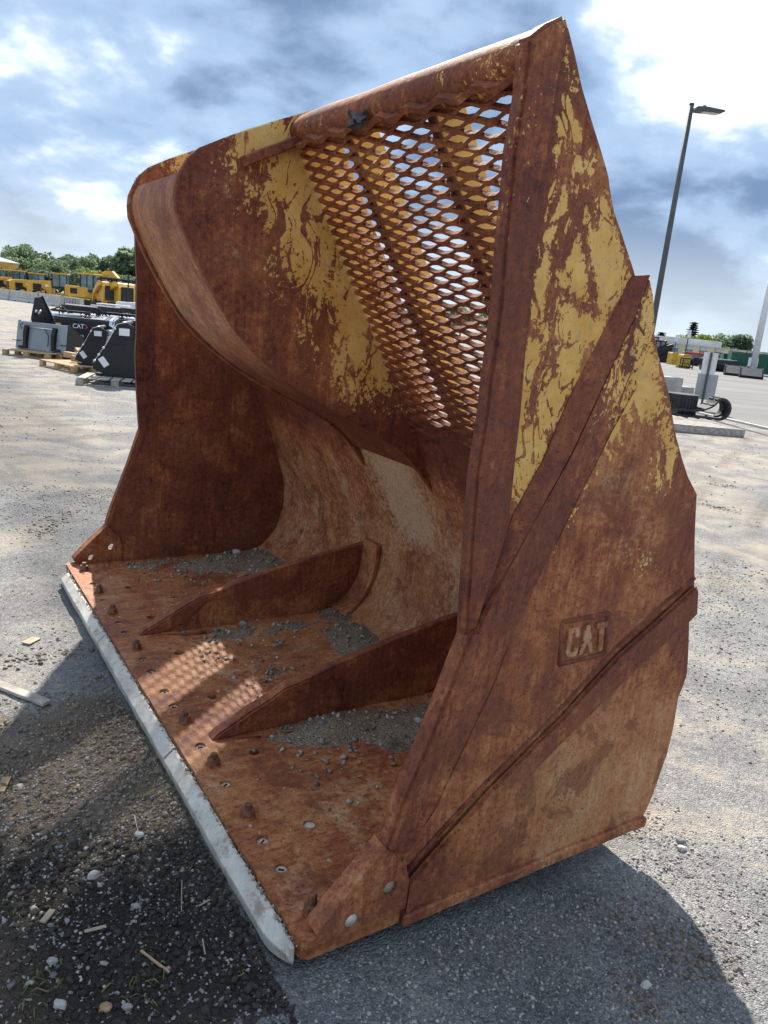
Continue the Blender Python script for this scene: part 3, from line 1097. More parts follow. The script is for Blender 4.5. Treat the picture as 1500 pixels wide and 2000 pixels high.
# raised emblem cast into a square frame on the near side plate
def build_emblem():
    fr = [(0.783, 0.870), (0.984, 0.871), (1.001, 0.733), (0.797, 0.730)]
    bm = bmesh.new()
    for i in range(4):
        a, b = fr[i], fr[(i + 1) % 4]
        cyl(bm, (a[0], 0.001, a[1]), (b[0], 0.001, b[1]), 0.010, seg=8)
    e = obj('emblem_frame', bm, M_RUST, near_side, True)
    set_attr(e, tone=-0.32)
    # letters as raised plates
    L = {
        'C': [(0, 0.15), (0.06, 0), (0.30, 0), (0.36, 0.12), (0.36, 0.36), (0.24, 0.36), (0.24, 0.17), (0.13, 0.17), (0.13, 0.83), (0.24, 0.83), (0.24, 0.66), (0.36, 0.66), (0.36, 0.88), (0.30, 1), (0.06, 1), (0, 0.87)],
        'A': [(0, 0), (0.13, 0.0), (0.27, 0.36), (0.41, 0.0), (0.54, 0.0), (0.33, 1), (0.21, 1)],
        'T': [(0.11, 0), (0.25, 0), (0.25, 0.80), (0.36, 0.80), (0.36, 1), (0, 1), (0, 0.80), (0.11, 0.80)]}
    x0 = 0.806
    for ch, wd in (('C', 0.050), ('A', 0.064), ('T', 0.048)):
        sx = wd / (0.54 if ch == 'A' else 0.36)
        poly = []
        for p in L[ch]:
            x = x0 + p[0] * sx
            z = 0.750 + p[1] * 0.098
            poly.append((x + (0.86 - z) * 0.09, z))
        bm = prism_xz(poly, -0.011, 0.004, 0.002)
        o = obj('letter', bm, M_RUST, near_side)
        set_attr(o, tone=0.12, pale=0.42)
        x0 += wd + 0.006


build_emblem()


# ---- floor: base edge with bolt holes, floor slab, bottom skid strip
ROW1_NUT = [0.077, 0.544, 0.869, 1.197, 1.925, 2.394, 2.710, 3.102]
ROW1_FLUSH = [0.278, 0.419, 0.747, 1.011, 1.340, 1.473, 1.673, 1.807, 2.128, 2.258, 2.587, 2.857]
ROW2 = [0.424, 0.887, 1.350, 1.812, 2.275, 2.738]


M_NUT = simple('rusty_fastener', (0.19, 0.088, 0.050), 0.6, 0.35, 60, 0.15)


def build_floor():
    outer = [(0.0, -0.012), (0.29, -0.012), (0.29, BW + 0.012), (-0.022, BW + 0.012), (-0.030, BW - 0.02), (-0.030, 0.03), (-0.020, 0.0)]
    # densify the long edges a little so that the lip can be uneven
    o2 = []
    for i in range(7):
        a, b = outer[i], outer[(i + 1) % 7]
        k = 34 if i in (1, 4) else (3 if i in (0, 2) else 1)
        for j in range(k):
            t = j / k
            o2.append((a[0] + (b[0] - a[0]) * t + (0.003 * mnoise.noise(Vector((j * 0.6, i, 0))) if i == 4 and j else 0), a[1] + (b[1] - a[1]) * t))
    holes = [circle(0.047, u, 0.020, 12) for u in ROW1_FLUSH] + [circle(0.2165, u, 0.021, 12) for u in ROW2]
    bm = plate_holes(o2, holes, lambda a, b, t: (a, b, t), 0.000, 0.060)
    be = obj('base_edge', bm, M_WORN, bucket)
    set_attr(be, tone=lambda x, y, z: 0.10 + 0.10 * vnoise(x * 5, y * 2, 3), pale=lambda x, y, z: 0.16 + 0.14 * vnoise(x * 4, y * 3, 5))
    bm = bmesh.new()
    cylinders = []
    for u in ROW1_FLUSH:
        b2 = cylm((0.047, u, 0.0), (0.047, u, 0.050), 0.0185, seg=12)
        h = obj('bolt_head', b2, M_EDGE, be, False)
        bb = bmesh.new()
        box(bb, (0.047, u, 0.052), (0.018, 0.004, 0.004), u * 9)
        obj('bolt_slot', bb, M_CLOD, be)
    b2 = cylm((0.2165, ROW2[0], 0.0), (0.2165, ROW2[0], 0.053), 0.0195, seg=12)
    obj('bolt_head', b2, M_EDGE, be)
    bm.free()
    # floor slab behind the base edge, a few millimetres lower
    bm = bmesh.new()
    box(bm, (0.735, BW / 2, 0.017), (0.888, BW - 0.07, 0.074))
    grid_cut(bm, 0.09, (0, 1))
    wobble(bm, 0.0035, 3.0, 2, 0, 9, 3.0)
    fl = obj('floor_plate', bm, M_WORN, bucket)
    set_attr(fl, tone=lambda x, y, z: 0.14 - 0.10 * sst(x, 0.6, 1.1), pale=lambda x, y, z: 0.24 + 0.25 * vnoise(x * 3, y * 2.2, 8))
    # hexagon nuts on studs
    for u in ROW1_NUT:
        bmw = cylm((0.047, u, 0.060), (0.047, u, 0.066), 0.027, seg=16)
        bo = obj('bolt', bmw, M_RUST, bucket)
        set_attr(bo, tone=-0.05)
        nut = obj('nut', cylm((0.047, u, 0.066), (0.047, u, 0.090), 0.0235, 0.0230, seg=6), M_NUT, bo)
        set_attr(nut, tone=-0.12)
        bs = bmesh.new()
        hh = 0.126 if u < 0.2 else 0.108
        z = 0.09
        while z < hh:
            cyl(bs, (0.047, u, z), (0.047, u, z + 0.003), 0.0135, seg=10)
            cyl(bs, (0.047, u, z + 0.003), (0.047, u, z + 0.006), 0.0115, seg=10)
            z += 0.006
        st = obj('stud', bs, M_NUT, bo)
        set_attr(st, tone=-0.08)
    # bottom skid strips outside the side plates
    for y in (-0.014, BW + 0.014):
        bm = bmesh.new()
        box(bm, (0.845, y + (0.008 if y < 1 else -0.008), 0.000), (1.08, 0.026, 0.040))
        bmesh.ops.bevel(bm, geom=bm.edges[:], offset=0.006, segments=1, affect='EDGES')
        grid_cut(bm, 0.05, (0,))
        wobble(bm, 0.003, 6, 1, 0.004, 10, 1.0)
        o = obj('skid_strip', bm, M_RUST, bucket)
        set_attr(o, tone=0.02, pale=0.15)


build_floor()


# ---- bolt-on cutting edge in segments
def build_cutting_edge():
    segs = [(0.012, 1.045), (1.056, 2.155), (2.163, 3.12)]
    for k, (a, b) in enumerate(segs):
        prof = [(-0.034, 0.046), (-0.046, 0.045), (-0.082, 0.012), (-0.080, -0.004), (-0.072, -0.040), (-0.034, -0.042)]
        bm = prism_xz(prof, a, b, 0.002)
        grid_cut(bm, 0.03, (1,))
        for v in bm.verts:
            n = mnoise.noise(Vector((v.co.y * 3, k, v.co.z * 6)))
            n2 = mnoise.noise(Vector((v.co.y * 11, k, 3 + v.co.z * 9)))
            v.co.x += 0.003 * n + 0.0018 * n2
            v.co.z += 0.002 * n2
        if k == 0:          # rounded end at the near corner
            for v in bm.verts:
                if v.co.y < 0.15:
                    t = (0.15 - v.co.y) / 0.15
                    v.co.x += 0.036 * t * t * (1 if v.co.x < -0.050 else 0.0)
                    v.co.z = v.co.z * (1 - 0.45 * t * t) + 0.006 * t * t
        o = obj('cutting_edge', bm, M_EDGE, bucket)


build_cutting_edge()

# ---- curved back shell
HEEL = True
WRAP = [(1.10, 0.054), (1.17, 0.060), (1.24, 0.085), (1.30, 0.135), (1.35, 0.210), (1.382, 0.300), (1.395, 0.40), (1.39, 0.50), (1.365, 0.62), (1.325, 0.74), (1.27, 0.88), (1.21, 1.01), (1.145, 1.14), (1.083, 1.244), (1.060, 1.281)]


def smooth_line(pts, n):
    """Catmull-Rom resample"""
    P = [Vector((p[0], p[1], 0)) for p in pts]
    P = [2 * P[0] - P[1]] + P + [2 * P[-1] - P[-2]]
    out = []
    for i in range(1, len(P) - 2):
        for k in range(n):
            t = k / n
            a, b, c, d = P[i - 1], P[i], P[i + 1], P[i + 2]
            q = 0.5 * ((2 * b) + (c - a) * t + (2 * a - 5 * b + 4 * c - d) * t * t + (3 * b - a - 3 * c + d) * t ** 3)
            out.append((q.x, q.y))
    out.append((pts[-1][0], pts[-1][1]))
    return out


def sheet(prof, y0, y1, th, ystep=0.06, flip=1, amp=0.003):
    """thick sheet: profile in x-z swept along y; th is added along the profile's normal"""
    n = len(prof)
    nr = []
    for i in range(n):
        a, b = prof[max(i - 1, 0)], prof[min(i + 1, n - 1)]
        t = Vector((b[0] - a[0], b[1] - a[1])).normalized()
        nr.append((t.y * flip, -t.x * flip))
    ys = np.linspace(y0, y1, max(2, int(abs(y1 - y0) / ystep) + 1))
    vs, fs = [], []
    for y in ys:
        for i, p in enumerate(prof):
            w = amp * mnoise.noise(Vector((y * 2.2, i * 0.22, 5)))
            vs.append((p[0] + nr[i][0] * w, y, p[1] + nr[i][1] * w))
        for i, p in enumerate(prof):
            vs.append((p[0] + nr[i][0] * th, y, p[1] + nr[i][1] * th))
    k = 2 * n
    m = len(ys)
    for j in range(m - 1):
        for i in range(n - 1):
            a = j * k + i
            fs.append((a, a + 1, a + 1 + k, a + k))
            b = j * k + n + i
            fs.append((b + 1, b, b + k, b + 1 + k))
        fs.append((j * k, j * k + k, j * k + k + n, j * k + n))
        fs.append((j * k + n - 1, j * k + 2 * n - 1, j * k + k + 2 * n - 1, j * k + k + n - 1))
    for j in (0, m - 1):
        for i in range(n - 1):
            a = j * k + i
            fs.append((a, a + n, a + n + 1, a + 1) if j == 0 else (a, a + 1, a + n + 1, a + n))
    bm = bmesh.new()
    V = [bm.verts.new(v) for v in vs]
    for f in fs:
        bm.faces.new([V[i] for i in f])
    return bm


def smooth_by_angle(o, ang=0.6):
    me = o.data
    me.shade_smooth()
    bm = bmesh.new()
    bm.from_mesh(me)
    for e in bm.edges:
        e.smooth = not (len(e.link_faces) == 2 and e.calc_face_angle() > ang)
    bm.to_mesh(me)
    bm.free()


def build_shell():
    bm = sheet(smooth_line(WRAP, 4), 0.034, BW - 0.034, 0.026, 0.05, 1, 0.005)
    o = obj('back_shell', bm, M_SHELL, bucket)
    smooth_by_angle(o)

    def pale(x, y, z):
        c = np.exp(-((y - 1.60 - 0.25 * (z - 0.8)) / 0.20) ** 2) * sst(z, 0.40, 0.75) * (1 - sst(z, 1.1, 1.22)) * 1.05
        c = c + 0.55 * np.exp(-((y - 1.18) / 0.16) ** 2 - ((z - 0.52) / 0.2) ** 2)
        return c + 0.24 * (1 - sst(z, 0.95, 1.1)) + 0.16 * vnoise(y * 2, z * 2, 12)

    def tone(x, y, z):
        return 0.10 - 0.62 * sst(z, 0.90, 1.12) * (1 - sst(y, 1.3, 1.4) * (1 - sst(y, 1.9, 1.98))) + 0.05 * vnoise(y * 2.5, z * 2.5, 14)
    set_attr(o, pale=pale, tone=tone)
    # filler added under the curve so that no sunlight passes there
    bm = prism_xz([(1.16, -0.018), (1.33, -0.016), (1.375, 0.03), (1.405, 0.16), (1.385, 0.16), (1.34, 0.06), (1.16, 0.012)], 0.036, BW - 0.036)
    obj('heel_light_block', bm, M_RUST, bucket)


build_shell()


# ---- floor gussets with a wear cap and a foot pad on the shell
def build_gusset(u):
    top = [(0.115, 0.058), (0.14, 0.085), (0.37, 0.204), (0.60, 0.280), (0.89, 0.350), (1.15, 0.402), (1.385, 0.440), (1.38, 0.30), (1.30, 0.13), (1.12, 0.052), (0.4, 0.050), (0.12, 0.050)]
    bm = prism_xz(top, u - 0.019, u + 0.019, 0.005)
    grid_cut(bm, 0.06)
    wobble(bm, 0.004, 3.5, 1, 0.003, 10, u)
    g = obj('gusset', bm, M_RUST, bucket)
    set_attr(g, tone=lambda x, y, z: -0.04 - 0.20 * sst(z, 0.05, 0.2) * sst(x, 0.4, 0.7) - 0.12 * (1 - sst(x, 0.25, 0.45)), pale=0.05)
    cap = [(0.095, 0.057), (0.125, 0.088), (0.40, 0.226), (0.52, 0.252), (0.50, 0.226), (0.44, 0.19), (0.30, 0.09), (0.20, 0.057)]
    bm = prism_xz(cap, u - 0.031, u + 0.031, 0.008, 2)
    grid_cut(bm, 0.05)
    wobble(bm, 0.004, 6, 1, 0.005, 14, u + 2)
    o = obj('wear_cap', bm, M_RUST, g)
    set_attr(o, tone=-0.18)
    for s in (-1,):
        bm = bmesh.new()
        pts = [(0.13, u + s * 0.035, 0.056), (0.28, u + s * 0.072, 0.056), (0.42, u + s * 0.092, 0.055), (0.50, u + s * 0.086, 0.054)]
        tube(bm, pts, 0.009, 7)
        o = obj('weld_bead', bm, M_RUST, g, True)
        set_attr(o, tone=-0.3)
    prof = smooth_line([(1.19, 0.060), (1.26, 0.098), (1.318, 0.160), (1.36, 0.245), (1.378, 0.33), (1.384, 0.42), (1.382, 0.47)], 3)
    bm = sheet(prof, u - 0.165, u - 0.019, 0.02, 0.05, -1, 0.002)
    o = obj('foot_pad', bm, M_RUST, g)
    set_attr(o, tone=0.02, pale=0.12)
    return g


for gu in (1.05, 2.09):
    build_gusset(gu)

# ---- centre box: two fins, nose sheet between them
FIN_F = [(1.349, 0.798), (1.26, 0.915), (1.159, 1.023), (1.08, 1.096), (0.992, 1.155), (0.85, 1.226), (0.711, 1.288), (0.544, 1.369), (0.45, 1.424), (0.362, 1.486), (0.295, 1.538), (0.232, 1.600),
         (0.165, 1.690), (0.105, 1.785), (0.055, 1.870), (0.018, 1.945), (-0.006, 2.000), (-0.010, 2.045), (-0.006, 2.085), (0.012, 2.130), (0.036, 2.172), (0.075, 2.208), (0.15, 2.250), (0.244, 2.298), (0.352, 2.350), (0.46, 2.398)]
FIN_B = [(0.535, 2.430), (0.600, 2.370), (0.86, 1.955), (1.10, 1.56), (1.225, 1.335), (1.155, 1.17), (1.235, 1.01), (1.345, 0.75)]


def fin_paint(x, y, z):
    # distance in front of the screen line
    dx, dz = PB[0] - PT[0], PB[1] - PT[1]
    L = math.hypot(dx, dz)
    d = ((x - PT[0]) * dz - (z - PT[1]) * dx) / L      # positive in front / below
    p = 0.92 * (1 - sst(d, 0.12, 0.42)) * sst(z, 1.22, 1.50)
    return np.clip(p + 0.35 * np.exp(-((x - 0.36) / 0.10) ** 2 - ((z - 2.30) / 0.05) ** 2), 0, 1)


def fin_tone(x, y, z):
    return -0.26 + 0.16 * np.exp(-((x - 0.2) / 0.12) ** 2 - ((z - 1.95) / 0.15) ** 2) + 0.26 * np.exp(-((x - 0.75) / 0.25) ** 2 - ((z - 1.42) / 0.10) ** 2) - 0.10 * sst(-z, -1.25, -1.0)


def build_fin(u, near):
    bm = prism_xz(FIN_F + FIN_B, u - 0.015, u + 0.015, 0.004)
    grid_cut(bm, 0.045)
    wobble(bm, 0.006, 2.5, 1, 0.0015, 8, u)
    o = obj('centre_fin', bm, M_RUST, bucket)
    set_attr(o, paint=lambda x, y, z: fin_paint(x, y, z), tone=fin_tone, pale=lambda x, y, z: 0.22 * np.exp(-((x - 0.2) / 0.10) ** 2 - ((z - 1.97) / 0.16) ** 2) + 0.2 * np.exp(-((x - 0.75) / 0.2) ** 2 - ((z - 1.40) / 0.06) ** 2))
    return o


f1 = build_fin(U1, True)
f2 = build_fin(U2, False)


def build_nose():
    i0, i1 = 0, 0
    pts = [p for p in FIN_F if p[1] < 2.15]
    # inset behind the fins' edges
    ins = []
    for i, p in enumerate(pts):
        a, b = pts[max(i - 1, 0)], pts[min(i + 1, len(pts) - 1)]
        t = Vector((b[0] - a[0], b[1] - a[1])).normalized()
        ins.append((p[0] + t.y * 0.014, p[1] - t.x * 0.014))
    ins = ins[2:]
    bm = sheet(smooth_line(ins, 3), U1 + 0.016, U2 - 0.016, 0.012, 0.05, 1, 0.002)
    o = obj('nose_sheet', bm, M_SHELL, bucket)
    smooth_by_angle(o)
    set_attr(o, tone=lambda x, y, z: 0.0 + 0.16 * sst(-z, -2.0, -1.7) - 0.75 * sst(-z, -1.55, -1.32), pale=lambda x, y, z: 0.30 * sst(-z, -2.0, -1.7) * (1 - sst(-z, -1.6, -1.42)))  # lower end: dark rust, with the shade there painted into the tone
    # doubler bar welded across the top of the near fin
    bm = bmesh.new()
    a, b = Vector((0.225, 0, 2.185)), Vector((0.60, 0, 2.385))
    ang = math.atan2(b.z - a.z, b.x - a.x)
    M = Matrix.Rotation(-ang, 3, 'Y')
    box(bm, ((a.x + b.x) / 2, U1 - 0.038, (a.z + b.z) / 2), ((b - a).length, 0.046, 0.036), 0, M)
    bmesh.ops.bevel(bm, geom=bm.edges[:], offset=0.004, segments=1, affect='EDGES')
    grid_cut(bm, 0.05, (0,))
    wobble(bm, 0.002, 5, 1, 0.003, 12, 9)
    o = obj('doubler_bar', bm, M_RUST, f1)
    set_attr(o, tone=-0.42)


build_nose()


# ---- top tube, struts and expanded-metal screen for each half
def pline(s, off=0.0):
    """point on the screen line: s metres down from its top, off metres behind it"""
    dx, dz = PB[0] - PT[0], PB[1] - PT[1]
    L = math.hypot(dx, dz)
    return Vector((PT[0] + dx / L * s - dz / L * off, 0, PT[1] + dz / L * s + dx / L * off))


PLEN = math.hypot(PB[0] - PT[0], PB[1] - PT[1])
M_STRUT = simple('strut_yellow_paint', (0.86, 0.53, 0.11), 0.5, 0.14, 5, 0.1)


def build_back(y0, y1, struts):
    # tube
    bm = bmesh.new()
    n = 22
    ring = 18
    rows = []
    for i in range(n + 1):
        y = y0 + (y1 - y0) * i / n
        rr = 0.060 + 0.0025 * mnoise.noise(Vector((y * 4, 1, 2)))
        row = []
        for k in range(ring):
            a = 2 * PI * k / ring
            sq = 1.0 + 0.06 * math.cos(4 * a)
            row.append(bm.verts.new((0.468 + rr * sq * math.cos(a), y, 2.330 + rr * sq * math.sin(a))))
        rows.append(row)
    for i in range(n):
        for k in range(ring):
            j = (k + 1) % ring
            bm.faces.new((rows[i][k], rows[i][j], rows[i + 1][j], rows[i + 1][k]))
    bm.faces.new(rows[0])
    bm.faces.new(rows[-1][::-1])
    o = obj('top_tube', bm, M_RUST, bucket, True)

    def run(x, y, z):
        k = sst(vnoise(y * 26, y * 0 + 2.0, 21), 0.35, 0.62) * sst(vnoise(y * 3, y * 0, 22), -0.35, 0.3)
        return 0.30 * k * sst(-z, -2.37, -2.32)
    set_attr(o, tone=-0.16, paint=lambda x, y, z: 0.10 + 1.5 * run(x, y, z), pale=lambda x, y, z: 0.15 * sst(z, 2.34, 2.38))
    # struts
    for u in struts:
        dep = 0.145 if y0 < 1 else 0.215
        a, b = pline(-0.02, 0.024), pline(PLEN + 0.10, 0.024)
        c, d = pline(PLEN + 0.06, dep), pline(0.03, dep - 0.012)
        bm = prism_xz([(q.x, q.z) for q in (a, b, c, d)], u - 0.017, u + 0.017, 0.003)
        grid_cut(bm, 0.05)
        wobble(bm, 0.003, 3, 1, 0, 9, u)
        s = obj('strut', bm, M_STRUT, bucket)

        # its dark front flange against the screen
        a, b = pline(-0.02, 0.012), pline(PLEN + 0.10, 0.012)
        c, d = pline(PLEN + 0.10, 0.022), pline(-0.02, 0.022)
        fl = obj('flange', prism_xz([(q.x, q.z) for q in (a, b, c, d)], u - 0.017, u + 0.013), M_RUST_MESH, s)
        set_attr(fl, tone=-0.5)
    # rear rail behind the struts
    # expanded metal: rows of zig-zag strands that touch at the knuckles
    LWD, SWD = 0.1555, 0.0417
    nrow = int(PLEN / (SWD / 2)) + 1
    dxz = Vector((PB[0] - PT[0], 0, PB[1] - PT[1])).normalized()     # down the screen
    nor = Vector((-dxz.z, 0, dxz.x))                                   # behind the screen (up and back)
    V, F = [], []
    step = LWD / 20
    ny = int(abs(y1 - y0) / step)
    for r in range(nrow + 1):
        s0 = r * SWD / 2 - 0.004
        hw, ht = 0.0078, 0.0056          # half depth and half thickness of a strand
        if r == 0:
            hw, ht = 0.012, 0.0085
        prev = None
        for i in range(ny + 1):
            y = y0 + (y1 - y0) * i / ny
            ph = (y / LWD + (0.5 if r % 2 else 0)) % 1.0
            # trapezoid wave: flat at the knuckles, sloped strands between
            tri = abs(ph - 0.5) * 2
            w = 0.5 * (min(max((tri - 0.12) / 0.76, 0), 1) + sst1(tri, 0.06, 0.94)) * 2 - 1
            slope = 1.0 if 0.12 < tri < 0.88 else 0.0
            sc = s0 + w * (SWD / 4 - ht * 0.35)
            # each strand leans: its back edge sits lower than its front edge
            jit = 0.0012 * mnoise.noise(Vector((y * 9, r * 0.7, 3)))
            c = PT0(sc + jit, dxz)
            c = c + nor * (0.006 * mnoise.noise(Vector((y * 2.6, r * 0.09, 8))) + 0.0022 * mnoise.noise(Vector((y * 11, r * 0.5, 1))))
            if r == 0:
                c = c - nor * 0.020 - dxz * 0.012
            ax1 = (nor * 0.97 + dxz * -0.243)       # depth direction of the strand
            ax2 = (dxz * 0.97 + nor * 0.243)
            h2 = ht * (1.25 if slope == 0 else 1.0)
            base = len(V)
            for (p, q) in ((-1, -1), (1, -1), (1, 1), (-1, 1)):
                pt = c + ax1 * (p * hw) + ax2 * (q * h2)
                V.append((pt.x, y, pt.z))
            if prev is not None:
                for k in range(4):
                    j = (k + 1) % 4
                    F.append((prev + k, prev + j, base + j, base + k))
            prev = base
    o = obj('mesh_screen', (V, F), M_RUST_MESH, bucket)
    bmx = bmesh.new()
    bmx.from_mesh(o.data)
    bmesh.ops.recalc_face_normals(bmx, faces=bmx.faces)
    bmx.to_mesh(o.data)
    bmx.free()
    smooth_by_angle(o, 0.8)
    set_attr(o, tone=0.04, pale=0.06)


def PT0(s, dxz):
    return Vector((PT[0], 0, PT[1])) + dxz * s


build_back(0.036, U1 - 0.014, (0.505, 0.985))
build_back(U2 + 0.014, BW - 0.036, (BW - 0.47, BW - 0.915))


# weld lumps where the tube meets the near side plate
def build_weld():
    bm = bmesh.new()
    for k in range(16):
        a = -0.9 + k / 15 * 1.0
        p = Vector((0.468 + 0.068 * math.cos(PI - a), 0.046 + 0.012 * math.sin(k * 2.1), 2.330 + 0.068 * math.sin(PI - a)))
        bmesh.ops.create_icosphere(bm, subdivisions=1, radius=0.012 + 0.006 * random.random(), matrix=Matrix.Translation(p))
    o = obj('weld_bead', bm, M_RUST, bucket, True)
    set_attr(o, tone=-0.05, pale=0.2)


build_weld()


def buv(u, v, z=0.0):
    return Vector((AX, AY, z)) + UU * u + VV * v


# crumpled scrap wedged under the top tube
def build_scrap():
    bm = bmesh.new()
    for k in range(9):
        p = Vector((random.uniform(-0.025, 0.025), random.uniform(-0.045, 0.045), random.uniform(-0.03, 0.03)))
        M = Matrix.Rotation(random.random() * 3, 3, 'X') @ Matrix.Rotation(random.random() * 3, 3, 'Y')
        box(bm, p, (0.012, random.uniform(0.03, 0.08), random.uniform(0.02, 0.05)), random.random() * 3, M)
    c = buv(0.79, 0.385, 2.275)
    o = obj('crumpled_scrap', bm, M_SCRAP, None, False, c)
    o.rotation_euler = (0, 0.6, YAW)
    o.scale = (0.7, 0.7, 0.7)
    tag(o, 'dark crumpled scrap caught between the top tube and the mesh', 'scrap')


build_scrap()

# ---- grit and stones lying in the bucket
GRIT = [  # u, v, radius u, radius v, height
    (3.02, 0.95, 0.20, 0.45, 0.050), (2.86, 1.13, 0.45, 0.16, 0.055), (3.12, 0.45, 0.10, 0.34, 0.025), (2.55, 0.95, 0.18, 0.14, 0.022), (2.42, 1.16, 0.25, 0.09, 0.03),
    (1.62, 1.10, 0.30, 0.17, 0.045), (1.38, 1.15, 0.24, 0.13, 0.05), (1.98, 1.16, 0.12, 0.12, 0.04), (1.95, 0.56, 0.10, 0.15, 0.035), (1.92, 0.85, 0.07, 0.25, 0.03), (1.47, 0.55, 0.10, 0.085, 0.022),
    (0.93, 0.62, 0.12, 0.30, 0.06), (0.80, 0.95, 0.20, 0.28, 0.055), (0.55, 1.12, 0.45, 0.14, 0.05), (0.95, 0.36, 0.07, 0.12, 0.03), (1.13, 0.9, 0.05, 0.3, 0.03)]


def grit_h(u, v):
    h = -0.012 + 0 * u
    for (a, b, ra, rb, hh) in GRIT:
        d = ((u - a) / ra) ** 2 + ((v - b) / rb) ** 2
        h = np.maximum(h, hh * 0.75 * np.exp(-d * 1.3) - 0.014)
    return h + 0.006 * fbm(u * 11, v * 11, 55, 4)


def build_grit():
    us = np.arange(0.05, BW - 0.05, 0.02)
    vs = np.arange(0.15, 1.32, 0.02)
    U, V = np.meshgrid(us, vs)
    H = grit_h(U, V)
    curve = 0.18 * np.clip(V - 1.12, 0, 1)
    Z = 0.054 + H + curve
    idx = np.arange(U.size).reshape(U.shape)
    ok = (H[:-1, :-1] > -0.002) | (H[1:, 1:] > -0.002) | (H[:-1, 1:] > -0.002) | (H[1:, :-1] > -0.002)
    q = np.stack([idx[:-1, :-1], idx[:-1, 1:], idx[1:, 1:], idx[1:, :-1]], -1)[ok]
    pts = [buv(a, b, c) for a, b, c in zip(U.ravel(), V.ravel(), Z.ravel())]
    used = np.unique(q)
    remap = -np.ones(U.size, int)
    remap[used] = np.arange(len(used))
    o = obj('grit_drift', ([tuple(pts[i]) for i in used], remap[q].tolist()), M_GRITBED, None, True)
    tag(o, 'grey grit drifted along the back and gussets of the bucket floor', 'grit', kind='stuff')
    # loose stones on and around the drifts
    n = 40000
    u = RNG.random(n) * (BW - 0.12) + 0.06
    v = 0.02 + RNG.random(n) * 1.22
    h = grit_h(u, v)
    keep = (RNG.random(n) < np.where(h > 0, 0.24, 0.24 * np.exp((h) * 130) + 0.012))
    keep &= (np.abs(u - 1.05) > 0.03) & (np.abs(u - 2.09) > 0.03)
    u, v, h = u[keep], v[keep], h[keep]
    s = 0.0020 + 0.010 * RNG.random(len(u)) ** 6
    s = np.where(v < 0.3, s * 0.7, s)
    z = 0.056 + np.maximum(h, 0.0) + 0.18 * np.clip(v - 1.12, 0, 1) + s * 0.35
    P = np.array([AX, AY, 0])[None] + np.outer(u, UU) + np.outer(v, VV)
    P[:, 2] = z
    # crumbs caught in the step above the cutting edge
    n = 420
    uu = RNG.random(n) * BW
    ss = 0.002 + 0.005 * RNG.random(n) ** 3
    Q = np.array([AX, AY, 0])[None] + np.outer(uu, UU) + np.outer(-0.033 - 0.012 * RNG.random(n) ** 2, VV)
    Q[:, 2] = 0.046 + ss * 0.4
    P, s = np.concatenate([P, Q]), np.concatenate([s, ss])
    o = scatter('floor_gravel', P, s, M_GRIT, seed=9)
    tag(o, 'small stones strewn over the rusty bucket floor', 'gravel', kind='stuff')


build_grit()


def stone(name, p, s, label, shade, cat='stone', rot=0.0, flat=0.7, group=None, seed=None):
    r = np.random.default_rng(int(abs(p.x * 1000)) + int(p.y * 77) if seed is None else seed)
    bm = bmesh.new()
    bmesh.ops.create_icosphere(bm, subdivisions=2, radius=1)
    off = Vector((r.random() * 9, r.random() * 9, 0))
    for v in bm.verts:
        k = 1 + 0.35 * mnoise.noise(v.co * 1.3 + off)
        v.co *= k
        v.co.x *= s * 1.2
        v.co.y *= s * 0.85
        v.co.z *= s * flat
    o = obj(name, bm, M_STONE if shade < 2 else M_GRIT, None, False, p)
    o.rotation_euler = (0.2 * r.random(), 0.2 * r.random(), rot)
    set_attr(o, shade=shade if shade < 2 else shade - 2)
    tag(o, label, cat, group)
    return o


def gp(px, py, dz=0.0):
    p = at(px, py)
    p.z = float(ground_h(np.array([p.x]), np.array([p.y]))[0]) + dz
    return p


def fp(px, py, dz=0.06):
    d = CF + CR * ((px - 750) / FPX) - CU * ((py - 1000) / FPX)
    t = (dz - CAMH) / d.z
    return Vector((0, 0, CAMH)) + d * t


stone('stone', fp(818, 1407, 0.085), 0.019, 'pale angular stone by the near side wall, largest on the bucket floor', 0.95)
stone('stone', fp(628, 1412, 0.085), 0.016, 'blue grey stone half sunk in the grit behind the near gusset', 0.3)
stone('stone', fp(475, 1218, 0.080), 0.02, 'brownish lump against the far gusset on the bucket floor', 0.45)
stone('stone', fp(548, 1256, 0.068), 0.011, 'small grey stone alone between the two gussets on the bucket floor', 0.45)
stone('stone', fp(462, 1078, 0.095), 0.024, 'pale rounded stone in the far back corner of the bucket', 0.9)
stone('stone', gp(272, 1643, 0.008), 0.014, 'white pebble on the dark soil below the cutting edge', 0.9)
stone('stone', gp(183, 1720, 0.008), 0.017, 'pale oblong stone on the gravel left of the bucket lip', 0.85, rot=0.8)
stone('stone', gp(118, 1975, 0.005), 0.015, 'flat grey white stone at the lower left of the yard', 0.9)
stone('stone', gp(248, 1980, 0.005), 0.012, 'round grey stone beside the broken brick chip at bottom left', 0.6)
stone('stone', gp(102, 1892, 0.006), 0.013, 'light grey pebble in the dark soil near the bottom left', 0.75)
stone('stone', gp(265, 1776, 0.006), 0.012, 'tan pebble on dark soil halfway down the left foreground', 0.7)
stone('stone', gp(1263, 1921, 0.006), 0.016, 'bluish white stone chip in the shadow right of the bucket', 0.95, rot=0.5)
stone('stone', gp(1332, 1657, 0.006), 0.016, 'white stone on sunlit gravel right of the bucket', 1.0)
stone('stone', gp(1330, 1643, 0.006), 0.016, 'grey stone touching the white one on sunlit gravel', 0.4)
o = stone('brick_chip', gp(207, 1980, 0.005), 0.014, 'tan brick chip lying on the soil at bottom left', 0.7, 'rubble')
